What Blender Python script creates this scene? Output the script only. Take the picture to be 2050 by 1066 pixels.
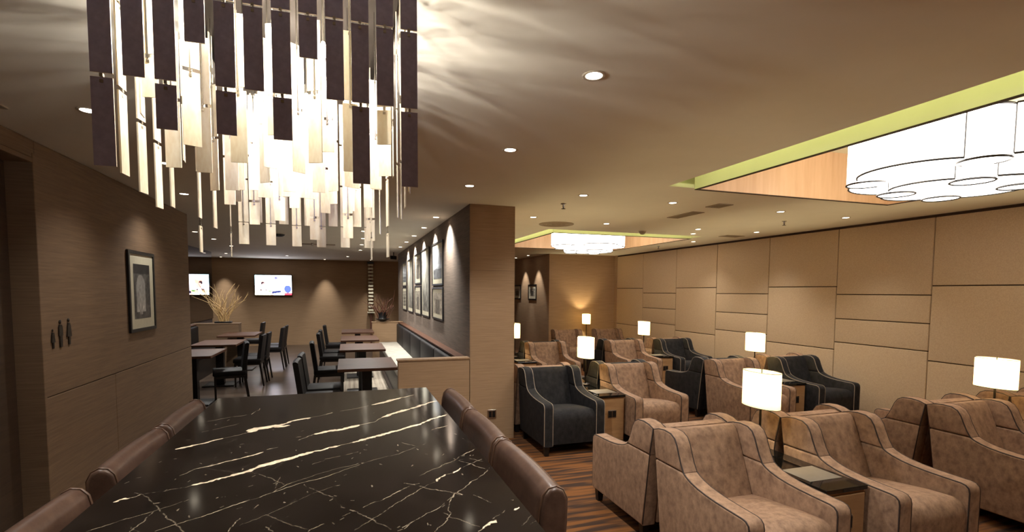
import bpy, bmesh, math, random
import numpy as np
from mathutils import Vector, Matrix

random.seed(7)
PI = math.pi
for o in list(bpy.data.objects):
    bpy.data.objects.remove(o)
scene = bpy.context.scene
COL = scene.collection

# ------------------------------------------------------------------ camera
CAM_Z = 1.65
cd = bpy.data.cameras.new('camera')
cd.sensor_width = 36.0
cd.sensor_fit = 'HORIZONTAL'
cd.lens = 17.791
cd.shift_y = 0.05647
cd.clip_start = 0.05
cam = bpy.data.objects.new('camera', cd)
COL.objects.link(cam)
R_ = Vector((0.95051208, -0.3106286, 0.00605388))
U_ = Vector((0.01385674, 0.06185104, 0.9979892))
B_ = Vector((-0.31037843, -0.94851691, 0.06309446))
cam.matrix_world = Matrix(((R_.x, U_.x, B_.x, 0), (R_.y, U_.y, B_.y, 0), (R_.z, U_.z, B_.z, CAM_Z), (0, 0, 0, 1)))
scene.camera = cam

# ------------------------------------------------------------------ world, exposure
wd = bpy.data.worlds.new('world')
scene.world = wd
wd.use_nodes = True
wd.node_tree.nodes['Background'].inputs[0].default_value = (0.9, 0.75, 0.6, 1)
wd.node_tree.nodes['Background'].inputs[1].default_value = 0.06
vs = scene.view_settings
vs.view_transform = 'Standard'
vs.look = 'None'
vs.gamma = 1.0
vs.use_curve_mapping = False
vs.exposure = 0.52
scene.cycles.use_denoising = True
scene.cycles.max_bounces = 8
scene.cycles.diffuse_bounces = 5
scene.cycles.transparent_max_bounces = 12
scene.cycles.sample_clamp_indirect = 4.0
scene.cycles.caustics_reflective = False
scene.cycles.caustics_refractive = False

# light levels (lamps of the room, plus spots added out of view)
P_DOWN = 75.0       # recessed downlights and the added spots
P_WASH = 60.0       # downlights close to a wall
P_BULB = 3.4        # each capsule bulb in the chandelier
E_DRUM = 5.0        # white drum fixtures in the coves
E_TUBE = 8.0        # lime tubes hidden in the cove slots
P_LAMP = 13.0        # bulb in each table lamp
E_SHADE = 1.6
E_TV = 7.0

CEIL = 2.586

# ------------------------------------------------------------------ materials
def s2l(c):
    return tuple(((v / 12.92) if v <= 0.04045 else ((v + 0.055) / 1.055) ** 2.4) for v in (x / 255 for x in c)) + (1.0,)

def mat(name, rgb, rough=0.6, metal=0.0, noise=None, bump=0.0, spec=0.5, sheen=0.0, coat=0.0, rgb2=None, coords='Object'):
    m = bpy.data.materials.new(name)
    m.use_nodes = True
    nt = m.node_tree
    b = nt.nodes['Principled BSDF']
    b.inputs['Base Color'].default_value = s2l(rgb)
    b.inputs['Roughness'].default_value = rough
    b.inputs['Metallic'].default_value = metal
    b.inputs['Specular IOR Level'].default_value = spec
    if sheen:
        b.inputs['Sheen Weight'].default_value = sheen
        b.inputs['Sheen Roughness'].default_value = 0.4
        b.inputs['Sheen Tint'].default_value = s2l(tuple(min(255, v * 1.3) for v in rgb))
    if coat:
        b.inputs['Coat Weight'].default_value = coat
        b.inputs['Coat Roughness'].default_value = 0.1
    if noise:
        tc = nt.nodes.new('ShaderNodeTexCoord')
        mp = nt.nodes.new('ShaderNodeMapping')
        mp.inputs['Scale'].default_value = noise
        nt.links.new(tc.outputs[coords], mp.inputs['Vector'])
        n = nt.nodes.new('ShaderNodeTexNoise')
        n.inputs['Scale'].default_value = 1.0
        n.inputs['Detail'].default_value = 5.0
        n.inputs['Roughness'].default_value = 0.65
        nt.links.new(mp.outputs[0], n.inputs['Vector'])
        if rgb2:
            r = nt.nodes.new('ShaderNodeValToRGB')
            r.color_ramp.elements[0].position = 0.32
            r.color_ramp.elements[0].color = s2l(rgb2)
            r.color_ramp.elements[1].position = 0.68
            r.color_ramp.elements[1].color = s2l(rgb)
            nt.links.new(n.outputs['Fac'], r.inputs[0])
            nt.links.new(r.outputs[0], b.inputs['Base Color'])
        if bump:
            bp = nt.nodes.new('ShaderNodeBump')
            bp.inputs['Strength'].default_value = bump
            bp.inputs['Distance'].default_value = 0.004
            nt.links.new(n.outputs['Fac'], bp.inputs['Height'])
            nt.links.new(bp.outputs[0], b.inputs['Normal'])
    return m

def emit(name, rgb, strength, vary=0.0):
    m = bpy.data.materials.new(name)
    m.use_nodes = True
    nt = m.node_tree
    b = nt.nodes['Principled BSDF']
    b.inputs['Base Color'].default_value = (0.8, 0.8, 0.8, 1)
    b.inputs['Emission Color'].default_value = s2l(rgb)
    b.inputs['Emission Strength'].default_value = strength
    return m

def attr_mat(name, rough=0.5, emission=0.0, spec=0.5):
    m = bpy.data.materials.new(name)
    m.use_nodes = True
    nt = m.node_tree
    b = nt.nodes['Principled BSDF']
    a = nt.nodes.new('ShaderNodeAttribute')
    a.attribute_name = 'Col'
    b.inputs['Roughness'].default_value = rough
    b.inputs['Specular IOR Level'].default_value = spec
    if emission:
        nt.links.new(a.outputs['Color'], b.inputs['Emission Color'])
        b.inputs['Emission Strength'].default_value = emission
        b.inputs['Base Color'].default_value = (0.01, 0.01, 0.01, 1)
    else:
        nt.links.new(a.outputs['Color'], b.inputs['Base Color'])
    return m

M = {}
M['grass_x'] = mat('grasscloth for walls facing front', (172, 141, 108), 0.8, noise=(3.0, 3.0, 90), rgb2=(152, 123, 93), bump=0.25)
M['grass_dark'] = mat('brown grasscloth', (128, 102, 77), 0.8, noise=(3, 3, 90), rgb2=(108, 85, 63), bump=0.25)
M['grass_grey'] = mat('grey wallcovering', (128, 112, 98), 0.8, noise=(3, 3, 60), rgb2=(106, 92, 80), bump=0.15)
M['panel'] = mat('padded panel fabric', (196, 170, 137), 0.9, noise=(90, 90, 90), rgb2=(178, 153, 122), bump=0.15, sheen=0.2)
M['reveal'] = mat('dark joint', (66, 46, 32), 0.9, noise=(8, 8, 8), rgb2=(58, 40, 28))
M['ceiling'] = mat('ceiling paint', (240, 236, 224), 0.85, noise=(3, 3, 3), rgb2=(236, 232, 220))
M['cove_paint'] = mat('cove paint', (226, 222, 190), 0.8, noise=(3, 3, 3), rgb2=(220, 216, 184))
M['veneer'] = mat('pale wood veneer', (214, 178, 140), 0.5, noise=(14, 14, 1.0), rgb2=(196, 158, 120))
M['tile'] = mat('dark floor tile', (92, 77, 65), 0.3, noise=(1.2, 3.0, 1), rgb2=(58, 48, 42))
M['rug'] = mat('striped pale rug', (190, 178, 160), 0.9, noise=(22, 0.4, 1), rgb2=(120, 108, 96))
M['tan'] = mat('tan velvet', (158, 126, 100), 0.75, noise=(24, 24, 18), rgb2=(112, 85, 66), bump=0.12, sheen=0.35)
M['dark_velvet'] = mat('charcoal velvet', (44, 42, 43), 0.8, noise=(20, 20, 15), rgb2=(26, 25, 26), bump=0.12, sheen=0.12, spec=0.2)
M['pipe_dark'] = mat('dark brown piping', (48, 34, 28), 0.7, noise=(20, 20, 20), rgb2=(40, 28, 22))
M['pipe_light'] = mat('grey piping', (140, 126, 110), 0.7, noise=(20, 20, 20), rgb2=(120, 106, 92))
M['black_wood'] = mat('black stained wood', (26, 21, 19), 0.4, noise=(6, 6, 30), rgb2=(18, 15, 13))
M['table_wood'] = mat('walnut table top', (92, 62, 46), 0.5, noise=(3, 30, 3), rgb2=(64, 42, 31), spec=0.15)
M['leather'] = mat('brown leather', (92, 70, 58), 0.36, noise=(30, 30, 30), rgb2=(72, 52, 43), bump=0.08)
M['leather_pipe'] = mat('leather piping', (96, 70, 54), 0.4, noise=(20, 20, 20), rgb2=(84, 62, 48))
M['dark_leather'] = mat('dark banquette leather', (26, 22, 22), 0.55, noise=(20, 20, 20), rgb2=(19, 16, 16), bump=0.05, spec=0.2)
M['pale_seat'] = mat('pale banquette seat', (176, 170, 158), 0.6, noise=(6, 6, 6), rgb2=(150, 144, 132))
M['chrome'] = mat('brushed steel', (190, 186, 180), 0.25, 1.0, noise=(4, 4, 60), rgb2=(170, 166, 160))
M['bronze'] = mat('dark bronze metal', (52, 44, 40), 0.4, 0.8, noise=(8, 8, 8), rgb2=(42, 36, 32))
M['black'] = mat('black plastic', (16, 15, 16), 0.4, noise=(12, 12, 12), rgb2=(12, 11, 12))
M['black_glass'] = mat('black glass', (14, 14, 13), 0.06, noise=(5, 5, 5), rgb2=(11, 11, 10), spec=0.6)
M['grey_tray'] = mat('grey service tray', (120, 112, 100), 0.35, noise=(9, 9, 9), rgb2=(106, 98, 88))
M['mirror'] = mat('smoked mirror', (92, 84, 90), 0.02, 1.0, noise=(1, 1, 1), rgb2=(88, 80, 86))
M['mat_board'] = mat('cream mat board', (222, 214, 188), 0.8, noise=(30, 30, 30), rgb2=(214, 206, 180))
M['white_plastic'] = mat('off-white metal', (206, 196, 180), 0.5, noise=(9, 9, 9), rgb2=(198, 188, 172))
M['vent'] = mat('vent metal', (176, 162, 142), 0.6, noise=(9, 9, 9), rgb2=(166, 152, 132))
M['sign'] = mat('sign metal', (62, 52, 42), 0.45, 0.5, noise=(9, 9, 9), rgb2=(38, 30, 25))
M['branch_pale'] = mat('pale dried branch', (214, 182, 128), 0.6, noise=(30, 30, 30), rgb2=(182, 146, 96))
M['branch_red'] = mat('red brown dried branch', (112, 66, 46), 0.6, noise=(30, 30, 30), rgb2=(84, 48, 34))
M['capiz'] = mat('champagne reflective panel', (255, 248, 228), 0.35, 0.1, noise=(40, 40, 12), rgb2=(236, 218, 186), bump=0.1)
M['panel_back'] = mat('plum brown panel back', (204, 202, 240), 0.4, 0.1, noise=(60, 60, 60), rgb2=(180, 178, 220), bump=0.1)
M['lens'] = emit('downlight lens', (255, 240, 215), 9.0)
M['drum'] = emit('glowing white drum', (255, 244, 232), E_DRUM)
M['tube'] = emit('lime cove tube', (222, 232, 176), E_TUBE)
M['glow'] = emit('frosted lamp bulb', (255, 236, 190), 6.0)
def shade_mat():
    m = bpy.data.materials.new('translucent parchment shade')
    m.use_nodes = True
    nt = m.node_tree
    nt.nodes.remove(nt.nodes['Principled BSDF'])
    out = nt.nodes['Material Output']
    tc = nt.nodes.new('ShaderNodeTexCoord')
    n = nt.nodes.new('ShaderNodeTexNoise')
    n.inputs['Scale'].default_value = 60
    nt.links.new(tc.outputs['Object'], n.inputs['Vector'])
    r = nt.nodes.new('ShaderNodeValToRGB')
    r.color_ramp.elements[0].color = s2l((250, 232, 176))
    r.color_ramp.elements[1].color = s2l((255, 242, 196))
    nt.links.new(n.outputs['Fac'], r.inputs[0])
    d = nt.nodes.new('ShaderNodeBsdfDiffuse')
    t = nt.nodes.new('ShaderNodeBsdfTranslucent')
    nt.links.new(r.outputs[0], d.inputs[0])
    nt.links.new(r.outputs[0], t.inputs[0])
    mx = nt.nodes.new('ShaderNodeMixShader')
    mx.inputs[0].default_value = 0.5
    nt.links.new(d.outputs[0], mx.inputs[1])
    nt.links.new(t.outputs[0], mx.inputs[2])
    nt.links.new(mx.outputs[0], out.inputs[0])
    return m
M['shade'] = shade_mat()
M['bulb'] = emit('halogen capsule', (255, 240, 215), 160.0)
M['print'] = attr_mat('printed picture', 0.7)
M['screen'] = attr_mat('television picture', 0.2, E_TV)
M['marble'] = attr_mat('black marble', 0.1, spec=0.22)

def carpet_mat():
    m = bpy.data.materials.new('striped amber carpet')
    m.use_nodes = True
    nt = m.node_tree
    b = nt.nodes['Principled BSDF']
    b.inputs['Roughness'].default_value = 0.95
    tc = nt.nodes.new('ShaderNodeTexCoord')
    mp = nt.nodes.new('ShaderNodeMapping')
    mp.inputs['Scale'].default_value = (1.7, 21.0, 1.0)
    mp.inputs['Rotation'].default_value = (0, 0, 0.07)
    nt.links.new(tc.outputs['Object'], mp.inputs[0])
    mx = nt.nodes.new('ShaderNodeTexNoise')
    mx.inputs['Scale'].default_value = 1.0
    mx.inputs['Detail'].default_value = 2.0
    mx.inputs['Roughness'].default_value = 0.45
    mx.inputs['Distortion'].default_value = 0.35
    nt.links.new(mp.outputs[0], mx.inputs['Vector'])
    r = nt.nodes.new('ShaderNodeValToRGB')
    r.color_ramp.elements[0].position = 0.40
    r.color_ramp.elements[0].color = s2l((50, 28, 11))
    r.color_ramp.elements[1].position = 0.60
    r.color_ramp.elements[1].color = s2l((116, 70, 25))
    nt.links.new(mx.outputs[0], r.inputs[0])
    nt.links.new(r.outputs[0], b.inputs['Base Color'])
    return m
M['carpet'] = carpet_mat()

def pane_mat():
    m = bpy.data.materials.new('picture glass')
    m.use_nodes = True
    nt = m.node_tree
    nt.nodes.remove(nt.nodes['Principled BSDF'])
    out = nt.nodes['Material Output']
    t = nt.nodes.new('ShaderNodeBsdfTransparent')
    g = nt.nodes.new('ShaderNodeBsdfGlossy')
    g.inputs['Roughness'].default_value = 0.02
    lw_ = nt.nodes.new('ShaderNodeLayerWeight')
    p4 = nt.nodes.new('ShaderNodeMath')
    p4.operation = 'POWER'
    p4.inputs[1].default_value = 4.0
    nt.links.new(lw_.outputs['Facing'], p4.inputs[0])
    f = nt.nodes.new('ShaderNodeMath')
    f.operation = 'MULTIPLY_ADD'
    f.inputs[1].default_value = 0.35
    f.inputs[2].default_value = 0.04
    nt.links.new(p4.outputs[0], f.inputs[0])
    mx = nt.nodes.new('ShaderNodeMixShader')
    nt.links.new(f.outputs[0], mx.inputs[0])
    nt.links.new(t.outputs[0], mx.inputs[1])
    nt.links.new(g.outputs[0], mx.inputs[2])
    nt.links.new(mx.outputs[0], out.inputs[0])
    return m
M['pane'] = pane_mat()

# ------------------------------------------------------------------ mesh helpers
def add_box(bm, x0, x1, y0, y1, z0, z1, bev=0.0, seg=2):
    v = [bm.verts.new(p) for p in ((x0, y0, z0), (x1, y0, z0), (x1, y1, z0), (x0, y1, z0), (x0, y0, z1), (x1, y0, z1), (x1, y1, z1), (x0, y1, z1))]
    fs = [bm.faces.new([v[i] for i in q]) for q in ((3, 2, 1, 0), (4, 5, 6, 7), (0, 1, 5, 4), (1, 2, 6, 5), (2, 3, 7, 6), (3, 0, 4, 7))]
    if bev:
        es = list({e for f in fs for e in f.edges})
        bmesh.ops.bevel(bm, geom=es, offset=bev, segments=seg, profile=0.6, affect='EDGES', clamp_overlap=True)
    return fs

def box(x0, x1, y0, y1, z0, z1, bev=0.0, seg=2):
    bm = bmesh.new()
    add_box(bm, x0, x1, y0, y1, z0, z1, bev, seg)
    return bm

def add_prism_x(bm, prof, x0, x1, bev=0.0, seg=3):
    """profile in (y, z) extruded along x, long rims rounded"""
    a = [bm.verts.new((x0, y, z)) for y, z in prof]
    b = [bm.verts.new((x1, y, z)) for y, z in prof]
    f0 = bm.faces.new(a)
    f1 = bm.faces.new(b[::-1])
    n = len(prof)
    fs = [f0, f1]
    for i in range(n):
        fs.append(bm.faces.new((a[i], b[i], b[(i + 1) % n], a[(i + 1) % n])))
    bmesh.ops.recalc_face_normals(bm, faces=fs)
    if bev:
        es = list(set(f0.edges) | set(f1.edges))
        bmesh.ops.bevel(bm, geom=es, offset=bev, segments=seg, profile=0.5, affect='EDGES', clamp_overlap=True)

def add_tube(bm, pts, r, n=6, closed=False, r_end=None):
    pts = [Vector(p) for p in pts]
    rings = []
    N = len(pts)
    prev = None
    for i, p in enumerate(pts):
        if closed:
            t = pts[(i + 1) % N] - pts[i - 1]
        else:
            t = pts[min(i + 1, N - 1)] - pts[max(i - 1, 0)]
        t.normalize()
        if prev is None:
            u = t.orthogonal().normalized()
        else:
            u = (prev - t * prev.dot(t))
            if u.length < 1e-6:
                u = t.orthogonal()
            u.normalize()
        prev = u
        w = t.cross(u)
        rr = r if r_end is None else r + (r_end - r) * i / max(1, N - 1)
        rings.append([bm.verts.new(p + (u * math.cos(2 * PI * k / n) + w * math.sin(2 * PI * k / n)) * rr) for k in range(n)])
    M_ = N if closed else N - 1
    for i in range(M_):
        a, b = rings[i], rings[(i + 1) % N]
        for k in range(n):
            bm.faces.new((a[k], a[(k + 1) % n], b[(k + 1) % n], b[k]))
    if not closed:
        bm.faces.new(rings[0][::-1])
        bm.faces.new(rings[-1])

def add_lathe(bm, prof, n=24, cx=0, cy=0, sx=1.0, sy=1.0, cap=True):
    rings = []
    for r, z in prof:
        rings.append([bm.verts.new((cx + r * sx * math.cos(2 * PI * k / n), cy + r * sy * math.sin(2 * PI * k / n), z)) for k in range(n)])
    for a, b in zip(rings[:-1], rings[1:]):
        for k in range(n):
            bm.faces.new((a[k], a[(k + 1) % n], b[(k + 1) % n], b[k]))
    if cap:
        bm.faces.new(rings[0][::-1])
        bm.faces.new(rings[-1])

def mesh_of(bm, name, m, smooth=None):
    bmesh.ops.recalc_face_normals(bm, faces=bm.faces)
    me = bpy.data.meshes.new(name)
    bm.to_mesh(me)
    bm.free()
    me.materials.append(m)
    if smooth is not None:
        me.shade_smooth() if hasattr(me, 'shade_smooth') else None
        if smooth > 0:
            try:
                me.set_sharp_from_angle(angle=math.radians(smooth))
            except Exception:
                pass
    return me

def mesh_of_flat(bm, name, m):
    me = bpy.data.meshes.new(name)
    bm.to_mesh(me)
    bm.free()
    me.materials.append(m)
    return me

def link(name, me, parent=None, loc=None, rot=None):
    o = bpy.data.objects.new(name, me)
    COL.objects.link(o)
    if parent is not None:
        o.parent = parent
    if loc is not None:
        o.location = loc
    if rot is not None:
        o.rotation_euler = rot
    return o

def obj(name, bm, m, parent=None, smooth=None, loc=None, rot=None):
    return link(name, mesh_of(bm, name, m, smooth), parent, loc, rot)

def thing(name, label, cat, loc=(0, 0, 0), rotz=0.0, group=None):
    o = bpy.data.objects.new(name, None)
    COL.objects.link(o)
    o.empty_display_size = 0.1
    o.location = loc
    o.rotation_euler = (0, 0, rotz)
    tag(o, label, cat, group)
    return o

def tag(o, label, cat, group=None):
    o['label'] = label
    o['category'] = cat
    if group:
        o['group'] = group
    return o

def struct(name, bm, m, parent=None, smooth=None):
    o = obj(name, bm, m, parent, smooth)
    if parent is None:
        o['kind'] = 'structure'
    return o

def copy_tree(root, loc, rotz, label, mats=None):
    """a copy of a thing with copies of its parts and sub-parts; mats swaps mesh data"""
    def cp(o, parent):
        c = o.copy()
        COL.objects.link(c)
        if parent is not None:
            c.parent = parent
        if mats and o.data in mats:
            c.data = mats[o.data]
        for ch in o.children:
            cp(ch, c)
        return c
    r = cp(root, None)
    r.location = loc
    r.rotation_euler = (0, 0, rotz)
    r['label'] = label
    return r

def color_grid(name, nx, ny, P, colors, m):
    """(ny+1)x(nx+1) points P[j,i,:] with linear colours"""
    co = P.reshape(-1, 3).astype(np.float32)
    idx = np.arange((nx + 1) * (ny + 1)).reshape(ny + 1, nx + 1)
    q = np.stack([idx[:-1, :-1], idx[:-1, 1:], idx[1:, 1:], idx[1:, :-1]], -1).reshape(-1, 4)
    me = bpy.data.meshes.new(name)
    me.vertices.add(len(co))
    me.vertices.foreach_set('co', co.ravel())
    me.loops.add(q.size)
    me.loops.foreach_set('vertex_index', q.ravel().astype(np.int32))
    me.polygons.add(len(q))
    me.polygons.foreach_set('loop_start', np.arange(0, q.size, 4, dtype=np.int32))
    try:
        me.polygons.foreach_set('loop_total', np.full(len(q), 4, dtype=np.int32))
    except Exception:
        pass
    me.update()
    at = me.color_attributes.new('Col', 'FLOAT_COLOR', 'POINT')
    c = np.ones((len(co), 4), np.float32)
    c[:, :3] = colors.reshape(-1, 3)
    at.data.foreach_set('color', c.ravel())
    me.materials.append(m)
    return me

def lin(a):
    a = np.asarray(a, float) / 255.0
    return np.where(a <= 0.04045, a / 12.92, ((a + 0.055) / 1.055) ** 2.4)

def smooth_noise(rs, ny, nx, cells):
    g = rs.rand(cells[0] + 2, cells[1] + 2)
    y = np.linspace(0, cells[0], ny)
    x = np.linspace(0, cells[1], nx)
    yi, xi = y.astype(int), x.astype(int)
    fy, fx = (y - yi)[:, None], (x - xi)[None, :]
    fy, fx = fy * fy * (3 - 2 * fy), fx * fx * (3 - 2 * fx)
    return (g[yi][:, xi] * (1 - fy) * (1 - fx) + g[yi + 1][:, xi] * fy * (1 - fx) + g[yi][:, xi + 1] * (1 - fy) * fx + g[yi + 1][:, xi + 1] * fy * fx)

def spot(name, parent, loc, power, size_deg, blend=0.6, col=(1.0, 0.82, 0.6), r=0.03, rot=(0, 0, 0)):
    l = bpy.data.lights.new(name, 'SPOT')
    l.energy = power
    l.spot_size = math.radians(size_deg)
    l.spot_blend = blend
    l.color = col
    l.shadow_soft_size = r
    o = bpy.data.objects.new(name, l)
    COL.objects.link(o)
    o.parent = parent
    o.location = loc
    o.rotation_euler = rot
    return o

def point(name, parent, loc, power, col=(1.0, 0.8, 0.55), r=0.02):
    l = bpy.data.lights.new(name, 'POINT')
    l.energy = power
    l.color = col
    l.shadow_soft_size = r
    o = bpy.data.objects.new(name, l)
    COL.objects.link(o)
    o.parent = parent
    o.location = loc
    return o

# ================================================================== STRUCTURE
XL, XR = -1.86, 6.56
YB = 16.6
COLY = 5.352
# floors
struct('floor', box(-4.7, 7.0, -2.6, YB + 0.3, -0.25, -0.02), M['tile'])
fl = bmesh.new(); add_box(fl, 0.45, XR + 0.1, -2.6, 5.4, -0.02, 0.0); add_box(fl, 1.5, XR + 0.1, 5.4, YB, -0.02, 0.0)
struct('floor_lounge', fl, M['carpet'])
fl = bmesh.new(); add_box(fl, -4.6, 0.45, -2.6, 5.4, -0.02, 0.0); add_box(fl, -4.6, 1.5, 5.4, YB, -0.02, 0.0)
struct('floor_dining', fl, M['tile'])

# ceiling with two rectangular coves
H1 = (2.70, 5.36, 0.90, 3.86)
H2 = (2.88, 5.62, 7.06, 10.06)
def ceiling_bm():
    bm = bmesh.new()
    xs = sorted({-4.7, H1[0], H2[0], H1[1], H2[1], 7.0})
    ys = sorted({-2.6, H1[2], H1[3], H2[2], H2[3], YB + 0.3})
    for i in range(len(xs) - 1):
        for j in range(len(ys) - 1):
            cx, cy = (xs[i] + xs[i + 1]) / 2, (ys[j] + ys[j + 1]) / 2
            if any(h[0] < cx < h[1] and h[2] < cy < h[3] for h in (H1, H2)):
                continue
            add_box(bm, xs[i], xs[i + 1], ys[j], ys[j + 1], CEIL, CEIL + 0.035)
    return bm
ceil = struct('ceiling', ceiling_bm(), M['ceiling'])
def cove(h, fin):
    """recess above a hole: lid, outer sides set back, hanging veneer fin, hidden tubes"""
    bm = bmesh.new()
    o = 0.16
    add_box(bm, h[0] - o, h[1] + o, h[2] - o, h[3] + o, CEIL + 0.45, CEIL + 0.48)
    add_box(bm, h[0] - o - 0.02, h[0] - o, h[2] - o, h[3] + o, CEIL + 0.035, CEIL + 0.45)
    add_box(bm, h[1] + o, h[1] + o + 0.02, h[2] - o, h[3] + o, CEIL + 0.035, CEIL + 0.45)
    add_box(bm, h[0] - o, h[1] + o, h[2] - o - 0.02, h[2] - o, CEIL + 0.035, CEIL + 0.45)
    add_box(bm, h[0] - o, h[1] + o, h[3] + o, h[3] + o + 0.02, CEIL + 0.035, CEIL + 0.45)
    obj('cove_recess', bm, M['cove_paint'], ceil)
    bm = bmesh.new()
    t = 0.02
    x0, x1, y0, y1 = fin
    zb, zt = CEIL - 0.012, CEIL + 0.45
    add_box(bm, x0, x0 + t, y0, y1, zb, zt)
    add_box(bm, x1 - t, x1, y0, y1, zb, zt)
    add_box(bm, x0 + t, x1 - t, y0, y0 + t, zb, zt)
    add_box(bm, x0 + t, x1 - t, y1 - t, y1, zb, zt)
    obj('cove_fin', bm, M['veneer'], ceil)
    bm = bmesh.new()
    add_box(bm, x0 - .003, x0 - .0003, y0 - .003, y1 + .003, zb, zt)
    add_box(bm, x0 - .003, x1 + .003, y0 - .003, y0 - .0003, zb, zt)
    obj('cove_fin_outer', bm, M['cove_paint'], ceil)
    bm = bmesh.new()
    add_box(bm, x0 - 0.003, x1 + 0.003, y0 - 0.003, y0 + t + 0.003, zb - 0.006, zb)
    add_box(bm, x0 - 0.003, x1 + 0.003, y1 - t - 0.003, y1 + 0.003, zb - 0.006, zb)
    add_box(bm, x0 - 0.003, x0 + t + 0.003, y0, y1, zb - 0.006, zb)
    add_box(bm, x1 - t - 0.003, x1 + 0.003, y0, y1, zb - 0.006, zb)
    obj('cove_edge', bm, M['reveal'], ceil)
    for a, b in (((h[0] - 0.09, h[2] - 0.05), (h[0] - 0.09, h[3])), ((h[0] - 0.05, h[2] - 0.09), (h[1], h[2] - 0.09))):
        bm = bmesh.new()
        add_tube(bm, [(a[0], a[1], CEIL + 0.06), (b[0], b[1], CEIL + 0.06)], 0.014, 8)
        obj('cove_tube', bm, M['tube'], ceil)
cove(H1, (2.97, 5.35, 1.17, 3.85))
cove(H2, (3.06, 5.61, 7.33, 10.05))

# left wall block with a recessed doorway
def wall_panels(parent, m, rects, axis, pos, t=0.012, gap=0.003, bev=0.003):
    """panels (a0,a1,z0,z1) proud of a wall plane; axis 'x' = plane x=pos facing +x, '-x', '-y'"""
    for a0, a1, z0, z1 in rects:
        bm = bmesh.new()
        g = gap
        if axis == 'x':
            add_box(bm, pos - t, pos, a0 + g, a1 - g, z0 + g, z1 - g, bev, 1)
        elif axis == '-x':
            add_box(bm, pos, pos + t, a0 + g, a1 - g, z0 + g, z1 - g, bev, 1)
        elif axis == '-y':
            add_box(bm, a0 + g, a1 - g, pos, pos + t, z0 + g, z1 - g, bev, 1)
        obj('panel', bm, m, parent)
bm = bmesh.new()
add_box(bm, -3.35, XL - 0.012, 4.03, 7.27, 0, CEIL)
add_box(bm, -3.35, XL - 0.012, 2.75, 4.03, 2.47, CEIL)
add_box(bm, -3.35, XL - 0.012, -2.6, 2.75, 0, CEIL)
add_box(bm, -3.35, -2.02, 2.75, 4.03, 0, 2.47)
wl = struct('wall_left', bm, M['reveal'])
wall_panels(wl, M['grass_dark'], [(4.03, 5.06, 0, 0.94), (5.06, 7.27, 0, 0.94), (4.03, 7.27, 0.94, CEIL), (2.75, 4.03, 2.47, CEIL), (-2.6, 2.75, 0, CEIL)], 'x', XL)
bm = bmesh.new(); add_box(bm, -2.02, XL, 4.025, 4.03, 0, 2.475); add_box(bm, -2.02, XL + 0.006, 4.0, 4.028, 0, 2.5, 0.003, 1)
add_box(bm, -2.02, XL + 0.006, 2.75, 4.0, 2.44, 2.47, 0.003, 1)
struct('trim_1', bm, M['grass_dark'])
bm = bmesh.new(); add_box(bm, -2.02, -2.0, 2.76, 4.0, 0.01, 2.44)
dr = struct('door_1', bm, mat('dark door veneer', (78, 60, 46), 0.6, noise=(3, 3, 40), rgb2=(60, 46, 35)))
bm = bmesh.new(); add_box(bm, XL, XL + 0.012, 4.03, 7.27, 0.0, 0.09, 0.003, 1)
struct('baseboard_left', bm, mat('pale baseboard', (168, 146, 108), 0.5, noise=(3, 3, 30), rgb2=(150, 130, 96)))

# wall between dining and lounge, with the end column, plus the low return wall
bm = bmesh.new(); add_box(bm, 1.27, 1.772, COLY, 13.2, 0, CEIL)
wm = struct('wall_middle', bm, M['reveal'])
bm = bmesh.new(); add_box(bm, 1.268, 1.774, COLY - 0.004, COLY, 0, 1.88 - 0.002); add_box(bm, 1.268, 1.774, COLY - 0.004, COLY, 1.88, CEIL)
obj('column_face', bm, M['grass_x'], wm)
bm = bmesh.new(); add_box(bm, 1.264, 1.27, COLY - 0.004, 13.2, 0, CEIL)
obj('picture_face', bm, M['grass_grey'], wm)
bm = bmesh.new(); add_box(bm, 1.772, 1.778, COLY - 0.004, 13.2, 0, CEIL)
obj('lounge_face', bm, M['grass_x'], wm)
bm = bmesh.new(); add_box(bm, 0.505, 1.268, COLY - 0.004, COLY + 0.10, 0, 0.915)
lw = struct('wall_low', bm, M['grass_x'])
bm = bmesh.new(); add_box(bm, 0.495, 1.268, COLY - 0.012, COLY + 0.115, 0.915, 0.934, 0.004, 2)
obj('cap', bm, mat('low wall cap', (170, 138, 104), 0.45, noise=(30, 3, 3), rgb2=(150, 120, 90)), lw)
# far low wall of the right banquette
bm = bmesh.new(); add_box(bm, 0.56, 1.264, 12.15, 12.3, 0, 0.915)
lw2 = struct('wall_low_far', bm, M['grass_x'])
bm = bmesh.new(); add_box(bm, 0.55, 1.264, 12.14, 12.31, 0.915, 0.934, 0.004, 2)
obj('cap', bm, M['grass_x'], lw2)
# low wall closing the left banquette
bm = bmesh.new(); add_box(bm, -3.14, -2.23, 12.25, 12.55, 0, 0.915)
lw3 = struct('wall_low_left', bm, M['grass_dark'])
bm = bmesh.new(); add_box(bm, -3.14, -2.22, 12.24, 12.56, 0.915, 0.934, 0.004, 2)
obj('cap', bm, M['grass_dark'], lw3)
# back wall, left dining wall with smoked mirror
struct('wall_back', box(-4.7, 1.8, YB, YB + 0.15, 0, CEIL), M['grass_x'])
struct('wall_dining_left', box(-3.35, -3.16, 7.27, 14.2, 0, CEIL), M['reveal'])
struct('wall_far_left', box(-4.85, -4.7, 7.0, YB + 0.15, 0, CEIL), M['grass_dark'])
mir = obj('mirror_panel', box(-3.16, -3.14, 7.3, 14.2, 0.95, CEIL - 0.002), M['mirror'])
tag(mir, 'dark smoked mirror panel above the left banquette reflecting the television', 'mirror')
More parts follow.
